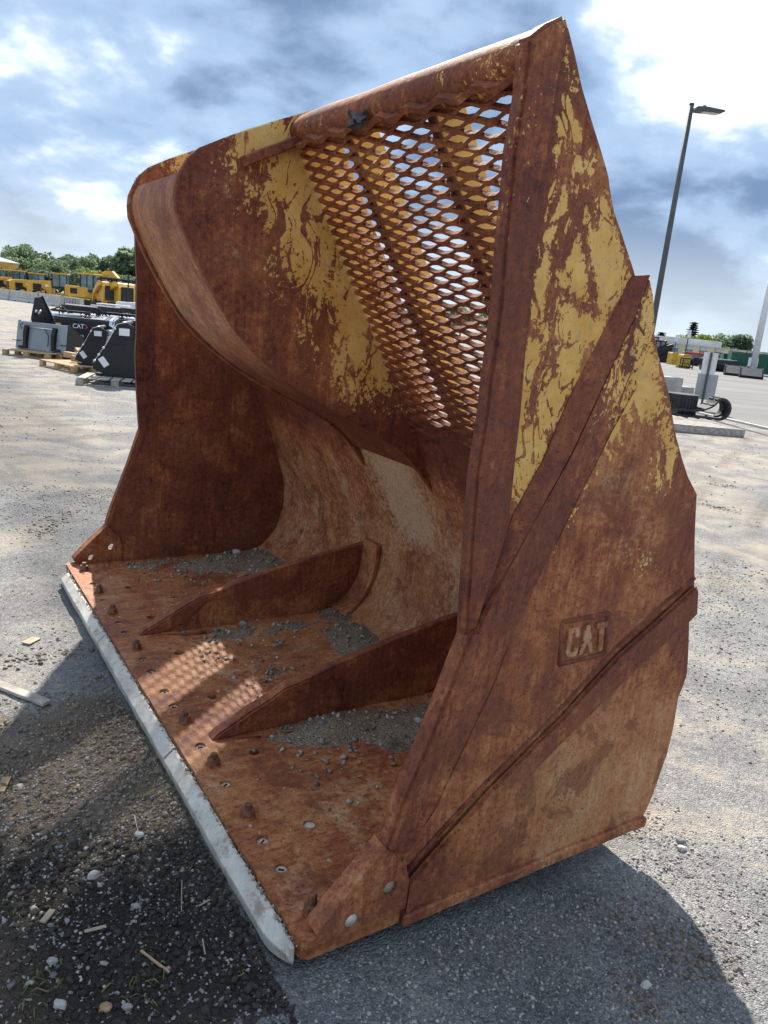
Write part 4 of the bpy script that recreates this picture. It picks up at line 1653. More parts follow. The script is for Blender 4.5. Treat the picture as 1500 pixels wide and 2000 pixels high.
o.data.materials[0] = simple('brick_tan', (0.36, 0.22, 0.13), 0.9, 0.3, 40, 0.3)


# ---- sticks, straws and offcuts on the ground
def lath(name, p0, p1, w, h, m, label, cat, dz=0.004):
    a, b = gp(*p0), gp(*p1)
    mid = (a + b) / 2
    L = (b - a).length
    bm = bmesh.new()
    box(bm, (0, 0, h / 2), (L, w, h))
    bmesh.ops.bevel(bm, geom=bm.edges[:], offset=min(w, h) * 0.12, segments=1, affect='EDGES')
    grid_cut(bm, max(L / 6, 0.01), (0,))
    wobble(bm, min(w, h) * 0.2, 30, 2, min(w, h) * 0.1, 40, p0[0] * 0.1)
    o = obj(name, bm, m, None, False, (mid.x, mid.y, max(a.z, b.z) + dz))
    o.rotation_euler = (0, -math.asin(max(-1, min(1, (b.z - a.z) / L))), math.atan2(b.y - a.y, b.x - a.x))
    tag(o, label, cat)


lath('wood_lath', (-60, 1325), (92, 1386), 0.045, 0.016, M_WOODG, 'weathered grey wooden lath at the left edge, half in shadow', 'lath')
lath('wood_chip', (50, 1262), (72, 1250), 0.05, 0.006, M_STRAW, 'square tan wood chip on sunlit ground at far left', 'wood chip')
lath('wood_chip', (83, 1812), (103, 1786), 0.018, 0.006, M_STRAW, 'pale wood splinter block in the lower left soil', 'wood chip')
lath('twig', (275, 1870), (330, 1912), 0.006, 0.006, M_WOOD, 'short brown twig lying on the dark soil', 'twig')
lath('wood_splinter', (165, 1836), (207, 1822), 0.010, 0.004, M_STRAW, 'long pale splinter on the dark soil at left', 'splinter')
lath('straw', (388, 1780), (414, 1765), 0.004, 0.003, M_STRAW, 'short yellow straw below the cutting edge', 'straw')
lath('straw', (355, 1725), (354, 1790), 0.0025, 0.0025, M_STRAW, 'thin straw pointing away on the soil below the cutting edge', 'straw')
lath('straw', (262, 1605), (270, 1640), 0.003, 0.003, M_STRAW, 'bent straw on the sunlit soil patch beside the lip', 'straw')
lath('straw', (395, 1848), (400, 1875), 0.0035, 0.003, M_STRAW, 'small upright straw on the soil near the near lip corner', 'straw')
lath('wood_chip', (0, 1560), (14, 1530), 0.03, 0.006, M_WOOD, 'reddish wood shred at the left border of the picture', 'wood chip')


def build_grass():
    V, F, S = [], [], []
    for (px, py, n, s) in ((55, 1935, 26, 0.05), (105, 1790, 16, 0.03), (45, 1720, 8, 0.03), (378, 1690, 10, 0.022), (268, 1945, 14, 0.045), (270, 1840, 10, 0.03), (300, 1935, 12, 0.04), (465, 1912, 6, 0.02), (12, 1805, 10, 0.04), (285, 1560, 18, 0.05)):
        c = gp(px, py)
        for k in range(n):
            p = c + Vector((random.gauss(0, s * 0.8), random.gauss(0, s * 0.8), 0.0))
            a = random.random() * 2 * PI
            s *= 1.0
            L = s * random.uniform(0.35, 0.95)
            d = Vector((math.cos(a), math.sin(a), random.uniform(0.1, 0.5)))
            sd = Vector((-math.sin(a), math.cos(a), 0)) * random.uniform(0.0012, 0.0028)
            m_ = p + d * L * 0.6 + Vector((0, 0, 0.006))
            e = p + d * L + Vector((0, 0, -0.25 * L))
            b = len(V)
            V += [tuple(p - sd), tuple(p + sd), tuple(m_ + sd), tuple(m_ - sd), tuple(e)]
            F += [(b, b + 1, b + 2, b + 3), (b + 3, b + 2, b + 4)]
            S += [random.random()] * 5
    o = obj('grass', (V, F), make_leaf('grass_blades', (0.09, 0.14, 0.04), (0.36, 0.32, 0.15)))
    set_attr(o, shade=lambda x, y, z: np.array(S))
    tag(o, 'torn green and straw coloured grass blades on the soil', 'grass', kind='stuff')


build_grass()

# ================================================================== BACKGROUND, LEFT
def pt(px, py):
    return at(px, py)


def place(o, p, rz):
    o.location = (p.x, p.y, p.z)
    o.rotation_euler = (0, 0, rz)


def part(name, parent, m, bm, smooth=False):
    return obj(name, bm, m, parent, smooth)


# ---- pallet: three bearers, deck boards, bottom boards; each board its own part
def pallet(p, rz, L, W_, label, m=M_WOOD, n=7):
    r = empty('pallet', (p.x, p.y, p.z + 0.004), rz)
    tag(r, label, 'pallet', 'pallets under the black attachments')
    board = None
    for i in range(n):
        bm = bbox((-L / 2 + L * (i + 0.5) / n, 0, 0.135), (L / n * 0.78, W_, 0.022), 0, 0.003)
        part('deck_board', r, m, bm)
    for y in (-W_ / 2 + 0.05, 0, W_ / 2 - 0.05):
        for x in (-L / 2 + 0.07, 0, L / 2 - 0.07):
            part('block', r, m, bbox((x, y, 0.072), (0.14, 0.10, 0.10), 0, 0.004))
        part('bottom_board', r, m, bbox((0, y, 0.011), (L, 0.10, 0.022), 0, 0.003))
    return r


PALH = 0.155


def decal_cat(parent, M, s):
    text_mesh('CAT', s, 0.002, M_WHITEL, parent, M, 'lettering', 0.92, 0.012 * s)
    bm = bmesh.new()
    a = [(1.02 * s, -0.36 * s), (1.30 * s, 0.0), (1.02 * s, 0.36 * s), (1.10 * s, 0.36 * s), (1.46 * s, 0.0), (1.10 * s, -0.36 * s)]
    vs = [bm.verts.new(M @ Vector((x, y, 0.001))) for x, y in a]
    bm.faces.new([vs[i] for i in (0, 1, 4, 5)])
    bm.faces.new([vs[i] for i in (1, 2, 3, 4)])
    part('emblem_swoosh', parent, M_ORANGE, bm)


def plane_M(origin, xdir, up):
    """matrix placing text in the plane of xdir and up at origin"""
    x = Vector(xdir).normalized()
    y = Vector(up).normalized()
    z = x.cross(y).normalized()
    return Matrix(((x.x, y.x, z.x, origin[0]), (x.y, y.y, z.y, origin[1]), (x.z, y.z, z.z, origin[2]), (0, 0, 0, 1)))


# ---- grapple bucket seen from behind: coupler plate, side fin, tines, cylinders
def coupler_bucket(p, rz, label):
    r = empty('grapple_bucket', (p.x, p.y, p.z + PALH), rz)
    tag(r, label, 'attachment', 'black attachments on pallets')
    w, h = 1.50, 0.70
    part('back_plate', r, simple('grey_satin_paint', (0.27, 0.30, 0.32), 0.32, 0.1, 2, 0.02), prism_yz([(0.0, 0.0), (0.05, 0.0), (0.17, h), (0.12, h)], -w / 2, w / 2, 0.008))
    for s in (-1, 1):
        part('coupler_bracket', r, M_BLACK, prism_yz([(-0.07, 0.03), (0.02, 0.03), (0.12, h - 0.10), (0.02, h - 0.08), (-0.05, h * 0.6)], s * 0.42 - 0.05, s * 0.42 + 0.05, 0.008))
        part('coupler_foot', r, M_BLACK, bbox((-0.03, s * 0.55, 0.06), (0.10, 0.14, 0.05), 0, 0.01))
        part('wear_strip', r, M_BLACK, bbox((0.028, s * 0.72, 0.20), (0.03, 0.26, 0.02), 0, 0.004))
    part('coupler_bar', r, M_CHROME, cylm((0.03, -0.42, h - 0.13), (0.03, 0.42, h - 0.13), 0.014, seg=8), True)
    bm = bmesh.new()
    tube(bm, [(-0.01, -0.25, 0.12), (0.02, -0.25, 0.40), (0.045, -0.10, 0.58), (0.03, 0.0, h - 0.14)], 0.010, 6)
    part('hose', r, M_BLACK, bm)
    bm = bmesh.new()
    tube(bm, [(0.06, 0.55, 0.66), (0.02, 0.60, 0.60), (0.02, 0.55, 0.50)], 0.010, 6)
    part('hose', r, M_BLACK, bm)
    # bucket body in front of the plate
    part('bucket_floor', r, M_BLACK, bbox((0.55, 0, 0.03), (0.95, w - 0.04, 0.03), 0, 0.004))
    for s in (-1, 1):
        part('side_plate', r, M_BLACK, prism_xz([(0.04, 0.0), (1.05, 0.0), (1.0, 0.22), (0.20, h + 0.02), (0.14, h)], s * (w / 2) - 0.012, s * (w / 2) + 0.012))
    # upper jaw, its fin shaped cheek and cylinders
    for s in (0.55,):
        f = part('jaw_cheek', r, M_BLACK, prism_xz([(0.18, h - 0.02), (0.15, h + 0.10), (0.30, h + 0.62), (0.52, h + 0.66), (0.95, h + 0.05), (0.75, h - 0.10)], s - 0.03 - 0.2, s + 0.03 - 0.2, 0.006))
        part('edge_flange', f, M_CHROME, prism_xz([(0.52, h + 0.665), (0.545, h + 0.66), (0.975, h + 0.05), (0.95, h + 0.04)], s - 0.07 - 0.2, s + 0.07 - 0.2))
    for k, s in enumerate((0.12, 0.24)):
        part('cylinder', r, M_CHROME, cylm((0.20, s, h + 0.30), (0.55, s + 0.45, h + 0.02), 0.028, seg=10), True)
    text_mesh('CAT', 0.07, 0.001, M_WHITEL, r, plane_M((0.105, w / 2 - 0.12, h - 0.14), (0, -1, 0), (0.16, 0, 1)) @ Matrix.Translation((0, 0, 0.004)), 'lettering')
    return r


def prism_yz(poly, y0, y1, bev=0.0):
    return prism_xz(poly, y0, y1, bev)


# ---- big black hopper-like bucket with emblem on its flat back
def hopper(p, rz, label, num, w=1.75):
    r = empty('loader_attachment', (p.x, p.y, p.z), rz)
    tag(r, label, 'attachment', 'black attachments on pallets')
    prof = [(0.0, 0.0), (0.06, 0.95), (0.10, 1.02), (0.55, 1.10), (0.80, 0.95), (1.15, 0.10), (1.05, 0.0)]
    part('body', r, M_BLACK, prism_xz(prof, -w / 2, w / 2, 0.02))
    for s in (-1, 1):
        part('side_plate', r, M_BLACKG, prism_xz([(-0.03, 0.0), (0.02, 0.98), (0.10, 1.06), (0.56, 1.14), (0.84, 0.98), (1.2, 0.08), (1.1, 0.0)], s * w / 2 - 0.015, s * w / 2 + 0.015))
    part('top_flange', r, M_CHROME, prism_xz([(0.10, 1.022), (0.55, 1.103), (0.56, 1.112), (0.10, 1.032)], -w / 2 + 0.25, w / 2 - 0.02))
    part('corner_flange', r, M_CHROME, prism_xz([(0.0, 0.80), (0.075, 1.0), (0.55, 1.10), (0.55, 1.12), (0.05, 1.03), (-0.02, 0.80)], -w / 2 - 0.04, -w / 2 + 0.10))
    M = plane_M((0.028, -0.02 * w, 0.80), (0, -1, 0), (0.06, 0, 1)) @ Matrix.Translation((0, 0, 0.012))
    decal_cat(r, M, 0.17)
    part('sticker', r, M_YSTK, bbox((0.028, 0.26 * w, 0.78), (0.03, 0.13, 0.13)))
    text_mesh(num, 0.10, 0.001, M_WHITEL, r, plane_M((0.018, -0.03 * w, 0.55), (0, -1, 0), (0.06, 0, 1)) @ Matrix.Translation((0, 0, 0.012)), 'lettering')
    # frame and hoses heaped on top
    for k in range(6):
        a = Vector((random.uniform(0.1, 0.5), random.uniform(-w / 2, w / 2) * 0.7, 1.10))
        pts = [a, a + Vector((random.uniform(-0.1, 0.1), random.uniform(-0.2, 0.2), random.uniform(0.08, 0.2))), a + Vector((random.uniform(-0.2, 0.2), random.uniform(-0.4, 0.4), 0.02))]
        bm = bmesh.new()
        tube(bm, pts, 0.02, 6)
        part('hose', r, M_BLACK, bm)
    part('top_frame', r, M_BLACK, bbox((0.32, 0.1 * w, 1.17), (0.30, w * 0.55, 0.06), 0, 0.01))
    return r


# ---- grapple bucket side-on: hopper shaped cheek plate with paper labels
def cheek_bucket(p, rz, label, full=True):
    r = empty('grapple_bucket', (p.x, p.y, p.z + PALH), rz)
    tag(r, label, 'attachment', 'black attachments on pallets')
    k = 1.0
    poly = [(-0.50, 0.14), (-0.48, 0.26), (-0.24, 0.62), (-0.10, 0.90), (-0.04, 1.02), (0.16, 1.08), (0.28, 1.02), (0.27, 0.66), (0.58, 0.06), (0.55, 0.0), (-0.20, 0.0)]
    ch = part('cheek_plate', r, M_BLACKG, prism_xz(poly, -0.02, 0.02, 0.005))
    w = 1.55
    ch2 = part('cheek_plate', r, M_BLACKG, prism_xz(poly, w - 0.02, w + 0.02, 0.005))
    part('bucket_floor', r, M_BLACK, bbox((0.05, w / 2, 0.03), (1.0, w - 0.04, 0.04)))
    part('back_plate', r, M_BLACK, prism_xz([(0.26, 0.55), (0.30, 0.55), (0.33, 1.0), (0.29, 1.0)], 0.02, w - 0.02))
    part('cross_tube', r, M_BLACK, cylm((0.02, 0.02, 1.02), (0.02, w - 0.02, 1.02), 0.07, seg=12), True)
    for q in ((-0.46, 0.30), (-0.38, 0.42), (-0.29, 0.56), (-0.08, 0.95)):
        part('pin', r, M_CHROME, cylm((q[0], -0.05, q[1]), (q[0], 0.0, q[1]), 0.028, seg=10), True)
    bm = bmesh.new()
    tube(bm, [(-0.49, -0.02, 0.26), (-0.25, -0.02, 0.63), (-0.11, -0.02, 0.91), (-0.04, -0.02, 1.04), (0.16, -0.02, 1.10)], 0.008, 6)
    part('edge_bead', r, M_CHROME, bm)
    part('paper_label', r, M_WHITEL, bbox((0.10, -0.023, 0.90), (0.20, 0.004, 0.14)))
    part('paper_label', r, M_WHITEL, prism_xz([(-0.40, 0.33), (-0.30, 0.40), (-0.18, 0.24), (-0.28, 0.17)], -0.026, -0.021))
    bm = bmesh.new()
    for i in range(9):
        a0, a1 = PI * i / 9, PI * (i + 1) / 9
        cyl(bm, (0.05 + 0.085 * math.cos(a0), -0.022, 0.72 + 0.085 * math.sin(a0)), (0.05 + 0.085 * math.cos(a1), -0.022, 0.72 + 0.085 * math.sin(a1)), 0.008, seg=5)
    cyl(bm, (-0.06, -0.022, 0.66), (0.16, -0.022, 0.66), 0.006, seg=5)
    part('cast_mark', r, M_BLACK, bm)
    for k in range(2):
        part('cylinder', r, M_CHROME, cylm((0.36 + 0.07 * k, 0.25, 0.88), (0.62 + 0.08 * k, 0.25, 0.18), 0.022, seg=8), True)
    part('jaw_arm', r, M_WHITE, prism_xz([(0.32, 0.78), (0.34, 1.0), (0.85, 0.92), (0.9, 0.70)], 0.3, 0.4))
    part('paper_label', r, M_WHITEL, bbox((0.42, 0.20, 0.78), (0.20, 0.004, 0.13)))
    return r


VIEW_L = math.radians(22)     # yard rows face the camera obliquely

p1 = pt(75, 697)
pallet(p1, math.radians(-12), 1.35, 1.0, 'low wooden pallet under the leftmost grapple bucket')
coupler_bucket(pt(78, 697), math.radians(76), 'black grapple bucket with grey coupler plate, leftmost of the pallet row')
q = ray_at(150, 640, 23.0)
hopper(Vector((q.x, q.y, float(gz(q.x, q.y)))), math.radians(98), 'black bucket with white lettering and yellow sticker behind the grapple buckets', '92110', 1.9)
q = ray_at(238, 640, 24.5)
hopper(Vector((q.x, q.y, float(gz(q.x, q.y)))), math.radians(98), 'second black lettered bucket, partly hidden by the rusty side wall', '92110', 1.9)
p2 = pt(176, 735)
pallet(pt(150, 722), math.radians(-38), 1.5, 1.0, 'pale new pallet with loose timber between the grapple buckets')
mb_ = cheek_bucket(pt(184, 728), math.radians(12), 'smaller dark grapple bucket with one tilted paper label, middle of the row')
mb_.scale = (0.8, 0.8, 0.8)
p3 = pt(232, 752)
pallet(p3, math.radians(12), 1.45, 1.1, 'grey weathered pallet under the nearest black grapple bucket', M_WOODG)
cheek_bucket(p3, math.radians(12), 'nearest black grapple bucket with two white paper labels')

# loose timber on the new pallet
for k, (px, py, rz, l, lab) in enumerate(((140, 712, -0.6, 0.5, 'short timber block at the left end of the new pallet'), (160, 722, 0.3, 0.45, 'short timber block in the middle of the new pallet'), (158, 708, -0.9, 0.6, 'split length of timber leaning on the new pallet'))):
    p = pt(px, py)
    bm = bbox((0, 0, 0), (l, 0.14, 0.13), 0, 0.006)
    o = obj('timber_block', bm, M_WOOD, None, False, (p.x, p.y, p.z + PALH + 0.07))
    o.rotation_euler = (0, 0.1 * k, rz)
    tag(o, lab, 'timber', 'timber on the new pallet')


# more black attachments in rows behind
def blade_frame(p, rz, label):
    r = empty('fork_frame', (p.x, p.y, p.z), rz)
    tag(r, label, 'attachment', 'black attachments on pallets')
    for s in (-0.6, 0.6):
        part('post', r, M_BLACK, bbox((0, s, 0.45), (0.08, 0.08, 0.9), 0, 0.01))
        part('fork', r, M_BLACK, prism_xz([(0.0, 0.05), (1.1, 0.05), (1.1, 0.08), (0.05, 0.14), (0.05, 0.8), (0.0, 0.8)], s * 0.6 - 0.05, s * 0.6 + 0.05))
    for z in (0.15, 0.88):
        part('cross_bar', r, M_BLACKG, bbox((0, 0, z), (0.07, 1.25, 0.10), 0, 0.01))
    part('top_rail', r, M_CHROME, bbox((0.02, 0, 0.945), (0.10, 1.0, 0.02)))
    return r


for (px, d, lab) in ((158, 24, 'black fork frame behind the lettered buckets, left one'), (205, 26, 'black fork frame behind the lettered buckets, middle one'), (252, 27, 'black fork frame close to the rusty side wall')):
    q = ray_at(px, 610, d)
    blade_frame(Vector((q.x, q.y, float(gz(q.x, q.y)))), math.radians(75), lab).scale = (1, 1, 1.42)


# ---- concrete barriers
def barrier(a, b, label, ribbed=False, h=1.0):
    mid = (a + b) / 2
    L = (b - a).length * 0.97
    rz = math.atan2(b.y - a.y, b.x - a.x)
    r = empty('concrete_barrier', (mid.x, mid.y, mid.z), rz)
    tag(r, label, 'barrier', 'concrete barriers in front of the machines')
    prof = [(-0.30, 0.0), (-0.30, 0.10), (-0.17, 0.32), (-0.11, h), (0.11, h), (0.17, 0.32), (0.30, 0.10), (0.30, 0.0)]
    bm = prism_xz(prof, -L / 2, L / 2, 0.01)
    bmesh.ops.rotate(bm, verts=bm.verts[:], cent=(0, 0, 0), matrix=Matrix.Rotation(-PI / 2, 3, 'Z'))
    part('body', r, M_CONC, bm)
    if ribbed:
        for k in range(6):
            part('rib', r, M_CONC2, bbox((-L / 2 + L * (k + 0.5) / 6, -0.20, h * 0.5), (L * 0.07, 0.16, h * 0.96), 0, 0.01))
            part('rib', r, M_CONC2, bbox((-L / 2 + L * (k + 0.5) / 6, 0.20, h * 0.5), (L * 0.07, 0.16, h * 0.96), 0, 0.01))
    else:
        for s in (-1, 1):
            part('lifting_slot', r, M_CLOD, bbox((s * L * 0.25, -0.285, 0.05), (0.35, 0.05, 0.08)))
    return r


BL = [(-50, 578), (22, 587), (78, 594), (122, 600)]
names = ['concrete barrier at the left edge of the picture', 'concrete barrier second from the left edge', 'concrete barrier just left of the ribbed one']
for (a, b, nm) in zip(BL[:-1], BL[1:], names):
    barrier(pt(*a), pt(b[0] - 1, b[1]), nm)
barrier(pt(127, 603), pt(160, 608), 'ribbed concrete barrier at the right end of the row', True)
# orange marker post by the barriers
q = pt(79, 594)
mk = empty('marker_post', (q.x + 0.3, q.y - 0.4, q.z))
tag(mk, 'thin marker post with an orange flag beside the barriers', 'marker')
part('post', mk, M_POLE, cylm((0, 0, 0), (0, 0, 1.6), 0.03, seg=6))
part('flag', mk, M_ORANGE, bbox((0.16, 0, 1.1), (0.30, 0.02, 0.35)))


# ---- yellow machines
def wheel(parent, x, y, r, w):
    t = part('wheel', parent, M_TYRE, cylm((x, y - w / 2, r), (x, y + w / 2, r), r, seg=20))
    s = 1 if y > 0 else -1
    part('rim', t, M_YEL, cylm((x, y + s * w * 0.42, r), (x, y + s * w * 0.53, r), r * 0.55, seg=16))


def cab(parent, x0, x1, y0, y1, z0, z1, roof=M_BLACKG):
    for x in (x0, (x0 + x1) / 2, x1):
        for y in (y0, y1):
            part('cab_post', parent, M_BLACKG, bbox((x, y, (z0 + z1) / 2), (0.09, 0.09, z1 - z0)))
    for y in (y0, y1):
        part('cab_window', parent, M_GLASS, bbox(((x0 + x1) / 2, y, (z0 + z1) / 2 + 0.08), (x1 - x0 - 0.1, 0.03, z1 - z0 - 0.3)))
    for x in (x0, x1):
        part('cab_window', parent, M_GLASS, bbox((x, (y0 + y1) / 2, (z0 + z1) / 2 + 0.08), (0.03, y1 - y0 - 0.1, z1 - z0 - 0.3)))
    part('cab_sill', parent, M_BLACK, bbox(((x0 + x1) / 2, (y0 + y1) / 2, z0 + 0.08), (x1 - x0, y1 - y0, 0.16)))
    part('cab_roof', parent, roof, bbox(((x0 + x1) / 2, (y0 + y1) / 2, z1 + 0.07), (x1 - x0 + 0.25, y1 - y0 + 0.2, 0.15), 0, 0.04))


def wheel_loader(p, rz, label, s=1.0, arms=True):
    r = empty('wheel_loader', (p.x, p.y, p.z), rz)
    r.scale = (s, s, s)
    tag(r, label, 'loader', 'yellow machines parked behind the barriers')
    # hood at -x, cab in the middle, arms at +x
    part('hood', r, M_YEL, prism_xz([(-3.3, 1.0), (-3.35, 2.15), (-2.9, 2.40), (-0.7, 2.55), (-0.6, 1.0)], -0.95, 0.95, 0.05))
    part('grille', r, M_BLACK, bbox((-3.36, 0, 1.65), (0.06, 1.3, 1.05)))
    for y in (-0.96, 0.96):
        part('side_vent', r, M_BLACK, bbox((-2.2, y, 1.75), (0.9, 0.04, 0.65)))
        part('panel_mark', r, M_WHITEL, bbox((-1.15, y * 1.01, 1.95), (0.40, 0.03, 0.22)))
    part('frame', r, M_YEL, bbox((0.3, 0, 1.0), (5.8, 1.0, 0.5), 0, 0.05))
    cab(r, -0.6, 0.95, -0.8, 0.8, 1.75, 3.35, M_YEL)
    part('exhaust', r, M_BLACK, cylm((-1.2, 0.4, 2.4), (-1.2, 0.4, 3.1), 0.07, seg=8), True)
    for x in (-1.9, 1.9):
        for y in (-1.15, 1.15):
            wheel(r, x, y, 0.82, 0.55)
    if arms:
        for y in (-0.5, 0.5):
            part('lift_arm', r, M_YEL, prism_xz([(1.2, 2.0), (1.4, 2.25), (2.6, 1.5), (3.4, 0.6), (3.2, 0.45), (2.4, 1.2)], y - 0.08, y + 0.08))
        part('bucket', r, M_YEL, prism_xz([(3.2, 0.1), (3.1, 0.9), (3.4, 1.2), (3.6, 0.5), (4.3, 0.08)], -1.4, 1.4))
    return r


def excavator(p, rz, label, s=1.0):
    r = empty('excavator', (p.x, p.y, p.z), rz)
    r.scale = (s, s, s)
    tag(r, label, 'excavator', 'yellow machines parked behind the barriers')
    for y in (-1.0, 1.0):
        part('track', r, M_TYRE, prism_xz([(-1.6, 0.35), (-1.4, 0.75), (1.4, 0.75), (1.6, 0.35), (1.3, 0.0), (-1.3, 0.0)], y - 0.25, y + 0.25, 0.05))
    part('house', r, M_YEL, bbox((-0.5, 0, 1.45), (2.6, 2.3, 1.1), 0, 0.12))
    part('side_vent', r, M_BLACK, bbox((-0.9, -1.16, 1.5), (0.8, 0.05, 0.5)))
    cab(r, -0.1, 1.35, -1.1, -0.1, 1.5, 3.05, M_YEL)
    part('counterweight', r, M_YEL, bbox((-1.9, 0, 1.5), (0.5, 2.2, 1.0), 0, 0.15))
    part('boom', r, M_YEL, prism_xz([(0.4, 1.9), (0.2, 2.3), (1.6, 3.6), (2.4, 3.6), (3.6, 2.6), (3.5, 2.3), (2.2, 3.15), (1.7, 3.1)], 0.15, 0.5))
    part('stick', r, M_YEL, prism_xz([(3.4, 2.7), (3.75, 2.6), (3.4, 0.8), (3.2, 0.8)], 0.2, 0.45))
    part('cylinder', r, M_CHROME, cylm((0.9, 0.33, 2.0), (2.0, 0.33, 3.2), 0.07, seg=8), True)
    return r


def skid_loader(p, rz, label, s=1.0, group='yellow machines parked behind the barriers', paint=None):
    paint = paint or M_YEL
    r = empty('compact_loader', (p.x, p.y, p.z), rz)
    r.scale = (s, s, s)
    tag(r, label, 'loader', group)
    for y in (-0.75, 0.75):
        part('track', r, M_TYRE, prism_xz([(-1.2, 0.3), (-0.9, 0.7), (1.0, 0.6), (1.3, 0.3), (1.0, 0.0), (-1.0, 0.0)], y - 0.2, y + 0.2, 0.04))
    part('body', r, paint, prism_xz([(-1.4, 0.5), (-1.45, 1.6), (-1.1, 1.95), (-0.4, 1.95), (0.9, 0.9), (0.9, 0.45)], -0.55, 0.55, 0.05))
    part('rear_grille', r, M_BLACK, bbox((-1.46, 0, 1.25), (0.06, 0.8, 0.9)))
    cab(r, -0.45, 0.8, -0.5, 0.5, 1.0, 2.1, M_BLACKG)
    for y in (-0.72, 0.72):
        part('lift_arm', r, paint, prism_xz([(-1.4, 1.7), (-1.2, 2.0), (0.9, 1.35), (1.5, 0.45), (1.3, 0.35), (0.7, 1.1)], y - 0.08, y + 0.08))
    part('coupler', r, M_BLACK, bbox((1.45, 0, 0.5), (0.12, 1.2, 0.5)))
    return r


def dump_body(p, rz, label):
    r = empty('dump_truck', (p.x, p.y, p.z), rz)
    tag(r, label, 'truck', 'yellow machines parked behind the barriers')
    part('tipper_body', r, M_YEL, prism_xz([(-4.0, 2.6), (-4.8, 4.2), (1.6, 5.1), (2.4, 6.0), (3.0, 5.5), (2.5, 3.2), (1.8, 2.3), (-2.0, 2.1)], -1.8, 1.8, 0.05))
    for k in range(4):
        part('body_rib', r, M_YEL2, prism_xz([(-3.2 + k * 1.4, 2.5), (-3.0 + k * 1.4, 2.5), (-2.9 + k * 1.4, 4.4), (-3.1 + k * 1.4, 4.4)], -1.88, -1.80))
    part('body_lip', r, M_CHROME, prism_xz([(-4.8, 4.22), (1.6, 5.12), (1.6, 5.25), (-4.8, 4.36)], -1.85, 1.85))
    part('chassis', r, M_BLACK, bbox((0, 0, 1.5), (8, 1.4, 0.7)))
    part('nose', r, M_YEL, bbox((4.0, 0, 2.1), (2.2, 2.2, 1.5), 0, 0.15))
    cab(r, 2.4, 3.9, -1.0, 1.0, 2.6, 4.0, M_YEL)
    for x in (-2.6, -0.8, 3.4):
        for y in (-1.5, 1.5):
            wheel(r, x, y, 0.95, 0.7)
    return r


def far(px, d, z=None):
    q = ray_at(px, 600, d)
    q.z = float(gz(q.x, q.y))
    return q


wheel_loader(far(34, 100), math.radians(38), 'yellow wheel loader nearest the left edge, rear hood towards us', 0.88)
wheel_loader(far(-4, 103), math.radians(38), 'yellow wheel loader cut off by the left edge of the picture', 0.88)
wheel_loader(far(70, 96), math.radians(38), 'third yellow wheel loader in the row, before the smaller machine', 0.84)
wheel_loader(far(116, 88), math.radians(14), 'smaller yellow loader with its hood to the left, right of the row', 0.88, False)
excavator(far(176, 80), math.radians(-20), 'yellow excavator with folded boom in the middle of the machines', 1.0)
skid_loader(far(210, 73), math.radians(120), 'yellow compact loader with dark rear grille left of the mast', 1.3)
skid_loader(far(234, 72), math.radians(128), 'yellow compact loader with raised cab right of the excavator', 1.3)
skid_loader(far(257, 74), math.radians(120), 'yellow compact loader nearest the rusty side wall', 1.3)
wheel_loader(far(228, 96), math.radians(170), 'yellow loader behind the compact loaders', 0.85)
dump_body(far(-22, 128), math.radians(150), 'yellow tipper body rising behind the wheel loaders at left')
q = far(250, 66)
mst = empty('sign_mast', (q.x, q.y, q.z))
tag(mst, 'thin black mast standing in front of the compact loaders', 'mast')
part('post', mst, M_BLACK, cylm((0, 0, 0), (0, 0, 3.3), 0.06, seg=8))
part('base', mst, M_CONC, bbox((0, 0, 0.15), (0.5, 0.5, 0.3), 0, 0.02))


def van(p, rz, label, L=5.0):
    r = empty('white_pickup', (p.x, p.y, p.z), rz)
    tag(r, label, 'pickup', 'white vehicles behind the attachments')
    part('body', r, M_WHITE, prism_xz([(-L / 2, 0.45), (-L / 2, 1.05), (-0.9, 1.10), (-0.55, 1.80), (1.0, 1.85), (1.6, 1.15), (L / 2, 1.05), (L / 2, 0.45)], -0.9, 0.9, 0.05))
    for y in (-0.905, 0.905):
        for x in (-0.25, 0.65):
            part('window', r, M_GLASS, bbox((x, y, 1.46), (0.75, 0.02, 0.5), 0, 0.004))
        for x in (-1.6, 1.6):
            t = part('wheel', r, M_TYRE, cylm((x, y - 0.1, 0.38), (x, y + 0.1, 0.38), 0.38, seg=16))
    part('windscreen', r, M_GLASS, prism_xz([(1.02, 1.80), (1.05, 1.82), (1.58, 1.20), (1.54, 1.18)], -0.8, 0.8))
    return r


def enclosure(p, rz, label):
    r = empty('glazed_cabin', (p.x, p.y, p.z), rz)
    tag(r, label, 'cabin')
    part('base', r, M_BLACKG, bbox((0, 0, 0.35), (2.9, 1.3, 0.6), 0, 0.02))
    for x in (-1.4, -0.47, 0.47, 1.4):
        for y in (-0.62, 0.62):
            part('post', r, M_WHITE, bbox((x, y, 1.0), (0.09, 0.09, 0.75)))
    for k in range(3):
        for y in (-0.62, 0.62):
            part('pane', r, M_GLASS, bbox((-0.935 + 0.935 * k, y, 0.98), (0.80, 0.02, 0.62)))
    part('roof', r, M_WHITE, bbox((0, 0, 1.42), (3.05, 1.45, 0.12), 0, 0.03))
    return r


e_ = enclosure(far(222, 55), math.radians(10), 'white roofed cabin with three dark panes behind the black attachments')
e_.scale = (0.66, 0.66, 0.66)
van(far(292, 66), math.radians(15), 'white pickup half hidden by the rusty side wall')


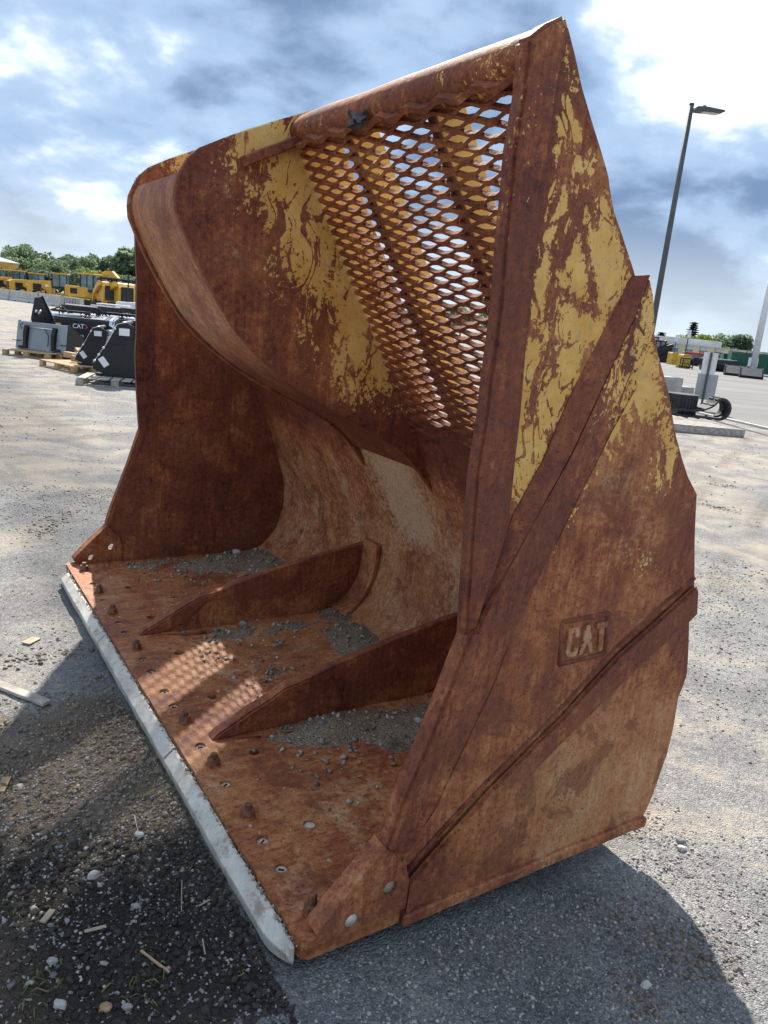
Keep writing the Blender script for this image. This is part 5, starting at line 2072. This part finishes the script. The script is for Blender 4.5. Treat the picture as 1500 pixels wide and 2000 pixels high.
# ---- trees
def leaf_cloud(centres, n, size, squash=1.0, seed=0):
    r = np.random.default_rng(seed)
    C = np.array([c[:3] for c in centres])
    R = np.array([c[3] for c in centres])
    w = R ** 2
    k = r.choice(len(C), n, p=w / w.sum())
    d = r.standard_normal((n, 3))
    d /= np.linalg.norm(d, axis=1)[:, None]
    rad = R[k] * (0.35 + 0.68 * r.random(n) ** 0.45)
    P = C[k] + d * rad[:, None] * np.array([1, 1, squash])
    s = size * (0.5 + r.random(n))
    a = r.standard_normal((n, 3))
    a /= np.linalg.norm(a, axis=1)[:, None]
    b = np.cross(a, r.standard_normal((n, 3)))
    b /= np.linalg.norm(b, axis=1)[:, None]
    a, b = a * s[:, None], b * s[:, None] * 0.65
    V = np.stack([P - a, P + b * 0.8, P + a, P - b], 1).reshape(-1, 3)
    F = np.arange(4 * n).reshape(n, 4)
    return V, F, np.repeat(r.random(n), 4)


def mesh_np(name, V, F, m, shade):
    me = bpy.data.meshes.new(name)
    me.from_pydata(V.tolist(), [], F.tolist())
    at_ = me.attributes.new('shade', 'FLOAT', 'POINT')
    at_.data.foreach_set('value', shade.astype(np.float32))
    me.materials.append(m)
    return me


def trunk_mesh(h, r0, limbs, seed):
    r = random.Random(seed)
    bm = bmesh.new()
    pts = [Vector((0, 0, 0))]
    for k in range(4):
        pts.append(pts[-1] + Vector((r.uniform(-0.012, 0.012), r.uniform(-0.012, 0.012), h / 4)))
    for i in range(4):
        cyl(bm, pts[i], pts[i + 1], r0 * (1 - 0.2 * i), r0 * (1 - 0.2 * (i + 1)), seg=8)
    for k in range(limbs):
        b = pts[1 + k % 3] + Vector((0, 0, r.uniform(0, h / 5)))
        a = r.random() * 2 * PI
        e = b + Vector((math.cos(a) * h * 0.28, math.sin(a) * h * 0.28, h * r.uniform(0.15, 0.35)))
        cyl(bm, b, e, r0 * 0.4, r0 * 0.12, seg=6)
    me = bpy.data.meshes.new('trunk')
    bm.to_mesh(me)
    bm.free()
    me.materials.append(M_BARK)
    return me


TREE_KINDS = {}


def tree_kind(key, m, seed, form):
    r = random.Random(seed)
    cs = []
    if form == 'round':
        for k in range(16):
            a, rr = r.random() * 2 * PI, r.random() ** 0.5 * 0.30
            cs.append((rr * math.cos(a), rr * math.sin(a), r.uniform(0.30, 0.86), r.uniform(0.10, 0.19)))
    elif form == 'tall':
        for k in range(18):
            z = r.uniform(0.12, 0.93)
            a, rr = r.random() * 2 * PI, r.random() ** 0.5 * (0.17 * (1.05 - z) + 0.04)
            cs.append((rr * math.cos(a), rr * math.sin(a), z, r.uniform(0.06, 0.12)))
    elif form == 'bush':
        for k in range(14):
            a, rr = r.random() * 2 * PI, r.random() ** 0.5 * 0.5
            cs.append((rr * math.cos(a), rr * math.sin(a), r.uniform(0.15, 0.72), r.uniform(0.14, 0.26)))
    if form == 'spruce':
        V, F, S = [], [], []
        n = 0
        for lv in range(15):
            z = 0.14 + 0.82 * lv / 15
            R = 0.21 * (1 - z) ** 0.85 + 0.012
            for k in range(9):
                a = r.random() * 2 * PI
                R2 = R * r.uniform(0.55, 1.15)
                for j in range(9):
                    t = (j + 1) / 9
                    c = np.array([math.cos(a) * R2 * t, math.sin(a) * R2 * t, z - 0.10 * R2 * t + r.uniform(-0.006, 0.006)])
                    s = 0.016 + 0.02 * (1 - t)
                    d1 = np.array([r.gauss(0, 1), r.gauss(0, 1), r.gauss(0, 0.5)]) * s
                    d2 = np.array([r.gauss(0, 1), r.gauss(0, 1), r.gauss(0, 0.5)]) * s
                    V += [c - d1, c + d2, c + d1, c - d2]
                    F.append([n, n + 1, n + 2, n + 3])
                    n += 4
                    S += [r.random()] * 4
        V, F, S = np.array(V), np.array(F), np.array(S)
    else:
        V, F, S = leaf_cloud(cs, 2600, 0.030 if form != 'bush' else 0.04, 0.9, seed)
    TREE_KINDS[key] = (mesh_np('crown', V, F, m, S), trunk_mesh(0.55 if form != 'spruce' else 0.95, 0.022, 7 if form != 'spruce' else 0, seed))


tree_kind('mid', M_LEAF[0], 1, 'round')
tree_kind('mid2', M_LEAF[0], 2, 'round')
tree_kind('tall', M_LEAF[0], 3, 'tall')
tree_kind('dark', M_LEAF[1], 4, 'round')
tree_kind('dark2', M_LEAF[1], 5, 'round')
tree_kind('lime', M_LEAF[2], 6, 'bush')
tree_kind('spruce', M_LEAF[3], 7, 'spruce')


def tree(kind, p, h, label, w=1.0, group=None, name='tree'):
    r = empty(name, (p.x, p.y, p.z - 0.05), random.random() * 6)
    r.scale = (h * w, h * w, h)
    tag(r, label, 'tree', group)
    cm, tm = TREE_KINDS[kind]
    for nm, me in (('crown', cm), ('trunk', tm)):
        o = link(bpy.data.objects.new(nm, me))
        o.parent = r
    return r


def top_h(px, py, d):
    """height of something whose top is seen at (px, py) at distance d"""
    return ray_at(px, py, d).z + 0.12


GL = 'trees beyond the machine row'
for (px, py, d, k, w, lab) in (
        (8, 490, 140, 'mid2', 1.1, 'mid green tree above the tipper body at far left'),
        (38, 468, 150, 'mid', 1.0, 'tallest round tree at left, standing above the wheel loaders'),
        (62, 492, 138, 'mid2', 1.1, 'mid green tree right of the tallest round one'),
        (86, 488, 150, 'dark', 1.0, 'dark tree over the smaller yellow loader'),
        (106, 500, 140, 'mid', 1.1, 'low mid green tree between the loaders and the excavator'),
        (126, 497, 150, 'dark2', 1.0, 'dark low tree left of the excavator'),
        (148, 486, 160, 'mid2', 1.0, 'airy tree behind the excavator'),
        (170, 492, 165, 'mid', 1.0, 'airy tree right behind the excavator boom'),
        (198, 493, 165, 'dark', 1.0, 'grey green tree behind the lime tree'),
        (220, 492, 165, 'mid2', 1.0, 'grey green tree right of the lime tree'),
        (240, 478, 150, 'tall', 1.5, 'tall slender poplar left of the rusty side wall'),
        (258, 479, 152, 'tall', 1.5, 'tall slender poplar touching the rusty side wall'),
        (272, 485, 150, 'mid', 1.0, 'tree mostly hidden behind the rusty side wall')):
    q = far(px, d)
    tree(k, q, top_h(px, py, d), lab, w, GL)
for (px, py, d, lab) in ((18, 522, 118, 'dark low tree under the tall ones at far left'), (52, 520, 116, 'dark low tree behind the wheel loader cabs'), (84, 526, 116, 'dark low tree behind the third wheel loader'), (118, 530, 114, 'dark low tree left of the excavator cab'), (150, 528, 112, 'dark low tree just behind the excavator cab'), (232, 532, 116, 'dark low tree behind the compact loaders'), (262, 536, 116, 'dark low tree at the rusty side wall')):
    q = far(px, d)
    tree('dark' if px % 3 else 'dark2', q, top_h(px, py, d), lab, 1.5, GL)
q = far(200, 120)
tree('lime', q, top_h(200, 514, 120), 'lime green rounded tree above the compact loaders', 1.05, None)
# trees seen through the mesh, behind the bucket
for (px, py, d, lab) in ((820, 588, 130, 'mid green tree seen through the lower mesh, left one'), (905, 592, 130, 'mid green tree seen through the lower mesh, right one'), (960, 600, 135, 'mid green tree behind the near edge bar')):
    q = far(px, d)
    tree('mid', q, top_h(px, py, d), lab, 1.3, 'trees seen through the mesh')

# ================================================================== BACKGROUND, RIGHT
# light pole
q = far(1281, 27)
lp = empty('light_pole', (q.x, q.y, q.z), 0)
tag(lp, 'tall dark grey light pole with one flat lamp head', 'light pole')
HP = ray_at(1363, 205, 27).z - q.z
bm = bmesh.new()
cyl(bm, (0, 0, 0), (0, 0, HP), 0.105, 0.075, seg=14)
part('shaft', lp, M_POLE, bm, True)
part('base_plate', lp, M_POLE, bbox((0, 0, 0.02), (0.4, 0.4, 0.04), 0, 0.005))
part('pole_cap', lp, M_POLE, cylm((0, 0, HP), (0, 0, HP + 0.05), 0.085, 0.07, seg=12))
hd = part('lamp_head', lp, M_POLE, prism_xz([(0.10, HP - 0.17), (0.12, HP - 0.05), (0.38, HP - 0.02), (1.02, HP - 0.05), (1.05, HP - 0.09), (0.95, HP - 0.13), (0.30, HP - 0.17)], -0.17, 0.17, 0.015))
part('lens', hd, M_LENS, bbox((0.62, 0, HP - 0.158), (0.5, 0.24, 0.02), 0, 0.004))
part('sensor', hd, M_LPOLE, cylm((0.42, 0, HP - 0.02), (0.42, 0, HP + 0.05), 0.05, seg=10), True)
lp.rotation_euler = (0, 0, math.radians(8))

# white mast at the right border
q = far(1495, 75)
wm = empty('white_mast', (q.x, q.y, q.z))
tag(wm, 'stout white mast cut off by the right edge of the picture', 'mast')
part('shaft', wm, M_WHITE, cylm((0, 0, 0), (0, 0, 12), 0.30, 0.24, seg=18), True)
part('base', wm, M_CONC, cylm((0, 0, 0), (0, 0, 0.5), 0.7, 0.6, seg=14))

# rubber track rolled on a pallet, tub beside it
RT = pt(1368, 828)
ang = math.radians(20)


def rubber_track(p, rz, label):
    r = empty('rubber_track', (p.x, p.y, p.z + 0.16), rz)
    tag(r, label, 'track')
    # closed belt: round loop at +x, flat run to -x that folds over
    path = []
    R0 = 0.31
    for k in range(19):
        a = -PI / 2 + PI * 1.12 * k / 18
        path.append((0.30 + R0 * math.cos(a), R0 + R0 * math.sin(a)))
    path += [(0.02, 0.40), (-0.30, 0.24), (-0.62, 0.19), (-0.95, 0.20), (-1.15, 0.17), (-1.20, 0.10), (-1.12, 0.03), (-0.8, 0.0), (-0.4, 0.0), (0.0, 0.0)]
    pts = smooth_line(path + [path[0]], 3)
    w = 0.62
    bm = bmesh.new()
    n = len(pts) - 1
    ring = []
    for i in range(n):
        a, b = pts[i - 1], pts[(i + 1) % n]
        t = Vector((b[0] - a[0], b[1] - a[1])).normalized()
        nx, nz = t.y, -t.x
        o_, i_ = 0.028, -0.028
        ring.append([bm.verts.new((pts[i][0] + nx * e, y, pts[i][1] + nz * e + 0.03)) for (e, y) in ((o_, -w / 2), (o_, w / 2), (i_, w / 2), (i_, -w / 2))])
    for i in range(n):
        j = (i + 1) % n
        for k in range(4):
            m_ = (k + 1) % 4
            bm.faces.new((ring[i][k], ring[i][m_], ring[j][m_], ring[j][k]))
    part('belt', r, M_RUBBER, bm)
    for i in range(0, n, 3):
        a, b = pts[i - 1], pts[(i + 1) % n]
        t = Vector((b[0] - a[0], b[1] - a[1])).normalized()
        nx, nz = t.y, -t.x
        M = Matrix(((t.x, 0, nx), (0, 1, 0), (t.y, 0, nz)))
        for y in (-0.17, 0.17):
            bb = bmesh.new()
            box(bb, (pts[i][0] + nx * 0.042, y, pts[i][1] + nz * 0.042 + 0.03), (0.055, 0.24, 0.034), 0, M)
            part('tread_lug', r, M_RUBBER, bb)
        bb = bmesh.new()
        box(bb, (pts[i][0] - nx * 0.05, 0, pts[i][1] - nz * 0.05 + 0.03), (0.04, 0.07, 0.05), 0, M)
        part('guide_lug', r, M_RUBBER, bb)
    return r


rt_ = rubber_track(RT, math.radians(8), 'worn black rubber track rolled up on grey timbers')
rt_.scale = (0.76, 0.76, 0.76)
rt_.location.x += 0.1
pallet_p = pt(1336, 838)
r = empty('timber_skid', (pallet_p.x, pallet_p.y, pallet_p.z), math.radians(6))
tag(r, 'grey timber skid under the rolled rubber track', 'pallet')
for k in range(5):
    part('deck_board', r, M_WOODG, bbox((0, -0.5 + 0.25 * k, 0.125), (1.9, 0.20, 0.03), 0, 0.004))
for x in (-0.8, 0, 0.8):
    part('bearer', r, M_WOODG, bbox((x, 0, 0.058), (0.12, 1.25, 0.10), 0, 0.004))
part('side_beam', r, M_WOODG, bbox((0.05, -0.68, 0.09), (2.0, 0.09, 0.17), 0, 0.006))

tp = pt(1322, 822)
r = empty('rolled_track', (tp.x, tp.y, tp.z + 0.16), 0)
tag(r, 'black ribbed rubber roll standing on the skid beside the bucket', 'track')
part('drum', r, M_RUBBER, cylm((0, 0, 0), (0, 0, 0.50), 0.36, 0.39, seg=28))
for k in range(28):
    a = 2 * PI * k / 28
    part('rib', r, M_RUBBER, bbox((0.385 * math.cos(a), 0.385 * math.sin(a), 0.25), (0.035, 0.035, 0.46), a))
part('rim', r, M_RUBBER, cylm((0, 0, 0.50), (0, 0, 0.53), 0.40, 0.40, seg=28))

# concrete blocks behind the track
cb = pt(1342, 800)
b1 = obj('concrete_block', bbox((0, 0, 0.46), (1.6, 0.65, 0.92), 0, 0.02), M_CONC2, None, False, (cb.x - 1.2, cb.y - 0.1, cb.z))
b1.rotation_euler = (0, 0, math.radians(14))
tag(b1, 'large pale concrete block behind the rubber rolls', 'concrete block', 'concrete blocks behind the rubber track')
b2 = obj('concrete_block', bbox((0, 0, 0.33), (0.7, 0.65, 0.66), 0, 0.02), M_CONC2, None, False, (cb.x - 0.28, cb.y + 0.3, cb.z))
b2.rotation_euler = (0, 0, math.radians(14))
tag(b2, 'lower concrete block set against the right end of the large one', 'concrete block', 'concrete blocks behind the rubber track')

# sign seen from behind
sp = pt(1368, 802)
sg = empty('road_sign', (sp.x, sp.y, sp.z), math.radians(-16))
tag(sg, 'pair of blank sign backs on a leaning dark post behind the track', 'sign')
part('post', sg, M_POLE, cylm((0, 0, 0), (0, 0, 1.74), 0.035, seg=8))
part('sign_plate', sg, M_WHITE, bbox((0.0, 0.05, 1.42), (0.40, 0.02, 0.62), 0, 0.006))
part('sign_plate', sg, M_SIGNB, bbox((0.03, 0.052, 0.72), (0.58, 0.02, 0.76), 0, 0.008))


# yellow sign bases on the far side of the lot
def sign_base(p, label, hs):
    r = empty('yellow_sign', (p.x, p.y, p.z), math.radians(15))
    tag(r, label, 'sign', 'signs in yellow concrete bases')
    r.scale = (0.7, 0.7, 0.95)
    part('base_block', r, M_YEL2, prism_xz([(-0.62, 0), (-0.58, 1.1), (-0.5, 1.25), (0.5, 1.25), (0.58, 1.1), (0.62, 0)], -0.55, 0.55, 0.03))
    for k in range(5):
        part('scuff_bar', r, M_BLACKG, bbox((-0.4 + 0.2 * k, -0.565, 0.42 + 0.05 * (k % 2)), (0.05, 0.02, 0.16)))
    part('post', r, M_POLE, cylm((0, 0, 1.2), (0, 0, hs), 0.07, seg=8))
    part('sign_plate', r, M_WHITE, bbox((0, -0.09, hs - 0.2), (0.5, 0.03, 0.7), 0, 0.01))
    return r


sign_base(pt(1333, 719), 'yellow concrete sign base, nearer and right of the pair', 3.3)
sign_base(pt(1312, 712), 'yellow concrete sign base, further and left of the pair', 2.9)

# long white building with beige pilasters
q0, q1 = far(1255, 118), far(1520, 108)
bl = empty('warehouse', ((q0.x + q1.x) / 2, (q0.y + q1.y) / 2, q0.z), math.atan2(q1.y - q0.y, q1.x - q0.x))
tag(bl, 'long low white warehouse with beige pilasters across the lot', 'building')
BLN = (q1 - q0).length
part('wall', bl, M_WALLW, bbox((0, 3, 1.02), (BLN, 6, 2.04)))
part('roof', bl, M_LPOLE, bbox((0, 3, 2.08), (BLN + 0.4, 6.4, 0.08)))
part('tall_wing', bl, M_WALLW, bbox((-BLN * 0.245, 5, 1.5), (BLN * 0.27, 9, 3.0)))
for k in range(9):
    part('pilaster', bl, M_WALLB, bbox((-BLN * 0.45 + BLN * 0.112 * k, -0.08, 1.03), (0.9, 0.2, 2.06)))
part('low_wall', bl, M_CONC, bbox((BLN * 0.18, -1.6, 0.45), (BLN * 0.5, 0.3, 0.9)))
for k in range(6):
    part('window', bl, M_GLASS, bbox((-BLN * 0.40 + BLN * 0.112 * k + 2.2, -0.05, 1.2), (1.0, 0.12, 0.7)))

# red trailer frame, black rolls, skips
q = far(1418, 88)
r = empty('red_trailer', (q.x, q.y, q.z), math.radians(-12))
tag(r, 'low red trailer frame in front of the warehouse', 'trailer')
part('bed', r, M_RED, bbox((0, 0, 1.25), (6.4, 2.0, 0.22), 0, 0.03))
for x in (-2.0, -1.2, 2.4):
    for y in (-0.9, 0.9):
        part('wheel', r, M_TYRE, cylm((x, y - 0.12, 0.42), (x, y + 0.12, 0.42), 0.42, seg=14))
part('frame', r, M_CONC, bbox((0, 0, 0.85), (6.0, 0.9, 0.5)))


def broom(p, rz, label):
    r = empty('sweeper_broom', (p.x, p.y, p.z), rz)
    tag(r, label, 'attachment', 'black attachments across the lot')
    part('roller', r, M_TYRE, cylm((-1.5, 0, 0.5), (1.5, 0, 0.5), 0.48, seg=16))
    part('cover', r, M_BLACKG, prism_yz2([(-0.55, 0.6), (-0.4, 1.0), (0.4, 1.05), (0.55, 0.7), (0.45, 0.95), (-0.4, 0.92)], -1.6, 1.6))
    part('top_rail', r, M_WHITE, bbox((0, 0, 1.08), (2.8, 0.4, 0.04)))
    return r


def prism_yz2(poly, x0, x1):
    bm = prism_xz(poly, x0, x1)
    bmesh.ops.rotate(bm, verts=bm.verts[:], cent=(0, 0, 0), matrix=Matrix.Rotation(PI / 2, 3, 'Z'))
    return bm


broom(far(1426, 74), math.radians(-8), 'black sweeper broom lying left of the green skip')


def open_bucket(p, rz, label):
    r = empty('loader_attachment', (p.x, p.y, p.z), rz)
    tag(r, label, 'attachment', 'black attachments across the lot')
    part('shell', r, M_BLACK, prism_yz2([(-0.9, 0.0), (-0.95, 0.25), (0.1, 1.05), (0.5, 1.1), (0.62, 0.5), (0.3, 0.0)], -1.05, 1.05))
    part('inner_face', r, M_POLE, prism_yz2([(-0.96, 0.27), (-0.97, 0.30), (0.08, 1.10), (0.10, 1.06)], -0.95, 0.95))
    for s in (-1, 1):
        part('side_plate', r, M_BLACK, prism_yz2([(-1.05, 0.0), (-1.0, 0.3), (0.05, 1.15), (0.55, 1.2), (0.7, 0.5), (0.35, 0.0)], s * 1.05 - 0.03, s * 1.05 + 0.03))
    return r


open_bucket(far(1462, 66), math.radians(-18), 'black bucket with a pale sloping face, left one of two by the skip').scale = (0.75, 0.75, 0.7)
open_bucket(far(1494, 64), math.radians(-18), 'black bucket with a pale sloping face at the right edge').scale = (0.75, 0.75, 0.7)


def skip(p, rz, label, L=3.4, h=1.9):
    r = empty('green_skip', (p.x, p.y, p.z), rz)
    tag(r, label, 'skip', 'green skips across the lot')
    part('body', r, M_GREEN, prism_yz2([(-0.9, 0.15), (-1.0, h), (1.0, h), (0.9, 0.15)], -L / 2, L / 2))
    for k in range(5):
        part('rib', r, M_GREEN, prism_yz2([(-0.96, 0.15), (-1.07, h), (-0.98, h), (-0.88, 0.15)], -L / 2 + L * (k + 0.4) / 5, -L / 2 + L * (k + 0.6) / 5))
    part('lid', r, M_BLACKG, bbox((0, 0, h + 0.05), (L, 2.1, 0.08)))
    part('notice', r, M_WHITEL, bbox((-L * 0.1, -1.075, h * 0.62), (0.8, 0.03, 0.75)))
    for x in (-L / 2 + 0.3, L / 2 - 0.3):
        part('foot', r, M_BLACK, bbox((x, 0, 0.08), (0.2, 1.6, 0.16)))
    return r


skip(far(1460, 78), math.radians(-14), 'green skip with a black lid and white notice', 2.6, 1.5)
skip(far(1500, 76), math.radians(-14), 'longer green skip at the right edge of the picture', 4.6, 1.75)

skid_loader(far(1300, 88), math.radians(200), 'small dark compact loader seen beside the bucket edge across the lot', 1.0, 'compact loaders across the lot', M_BLACKG)
skid_loader(far(1282, 90), math.radians(200), 'small compact loader half hidden by the bucket edge across the lot', 1.15, 'compact loaders across the lot', M_YEL)
blade_frame(far(1362, 72), math.radians(100), 'low black fork frame in front of the warehouse')

GR = 'trees beyond the warehouse'
for (px, py, d, k, w, lab) in (
        (1302, 646, 150, 'spruce', 2.4, 'dark bushy conifer above the left end of the warehouse'),
        (1362, 624, 140, 'spruce', 1.5, 'tall thin spruce above the warehouse'),
        (1374, 642, 136, 'lime', 1.0, 'yellow green tree at the foot of the spruce'),
        (1412, 660, 150, 'mid', 1.0, 'left crown of the broad maple behind the warehouse'),
        (1432, 645, 155, 'mid2', 1.15, 'tall broad maple behind the warehouse'),
        (1462, 651, 155, 'dark', 1.15, 'dark broad tree at the right of the maple'),
        (1480, 668, 155, 'dark2', 1.0, 'dark low tree left of the white mast'),
        (1414, 669, 132, 'lime', 1.0, 'fresh green bush in front of the maple'),
        (1390, 650, 145, 'mid2', 0.9, 'low round tree between the spruce and the maple')):
    q = far(px, d)
    tree(k, q, top_h(px, py, d), lab, w, GR, 'conifer' if k == 'spruce' else 'tree')
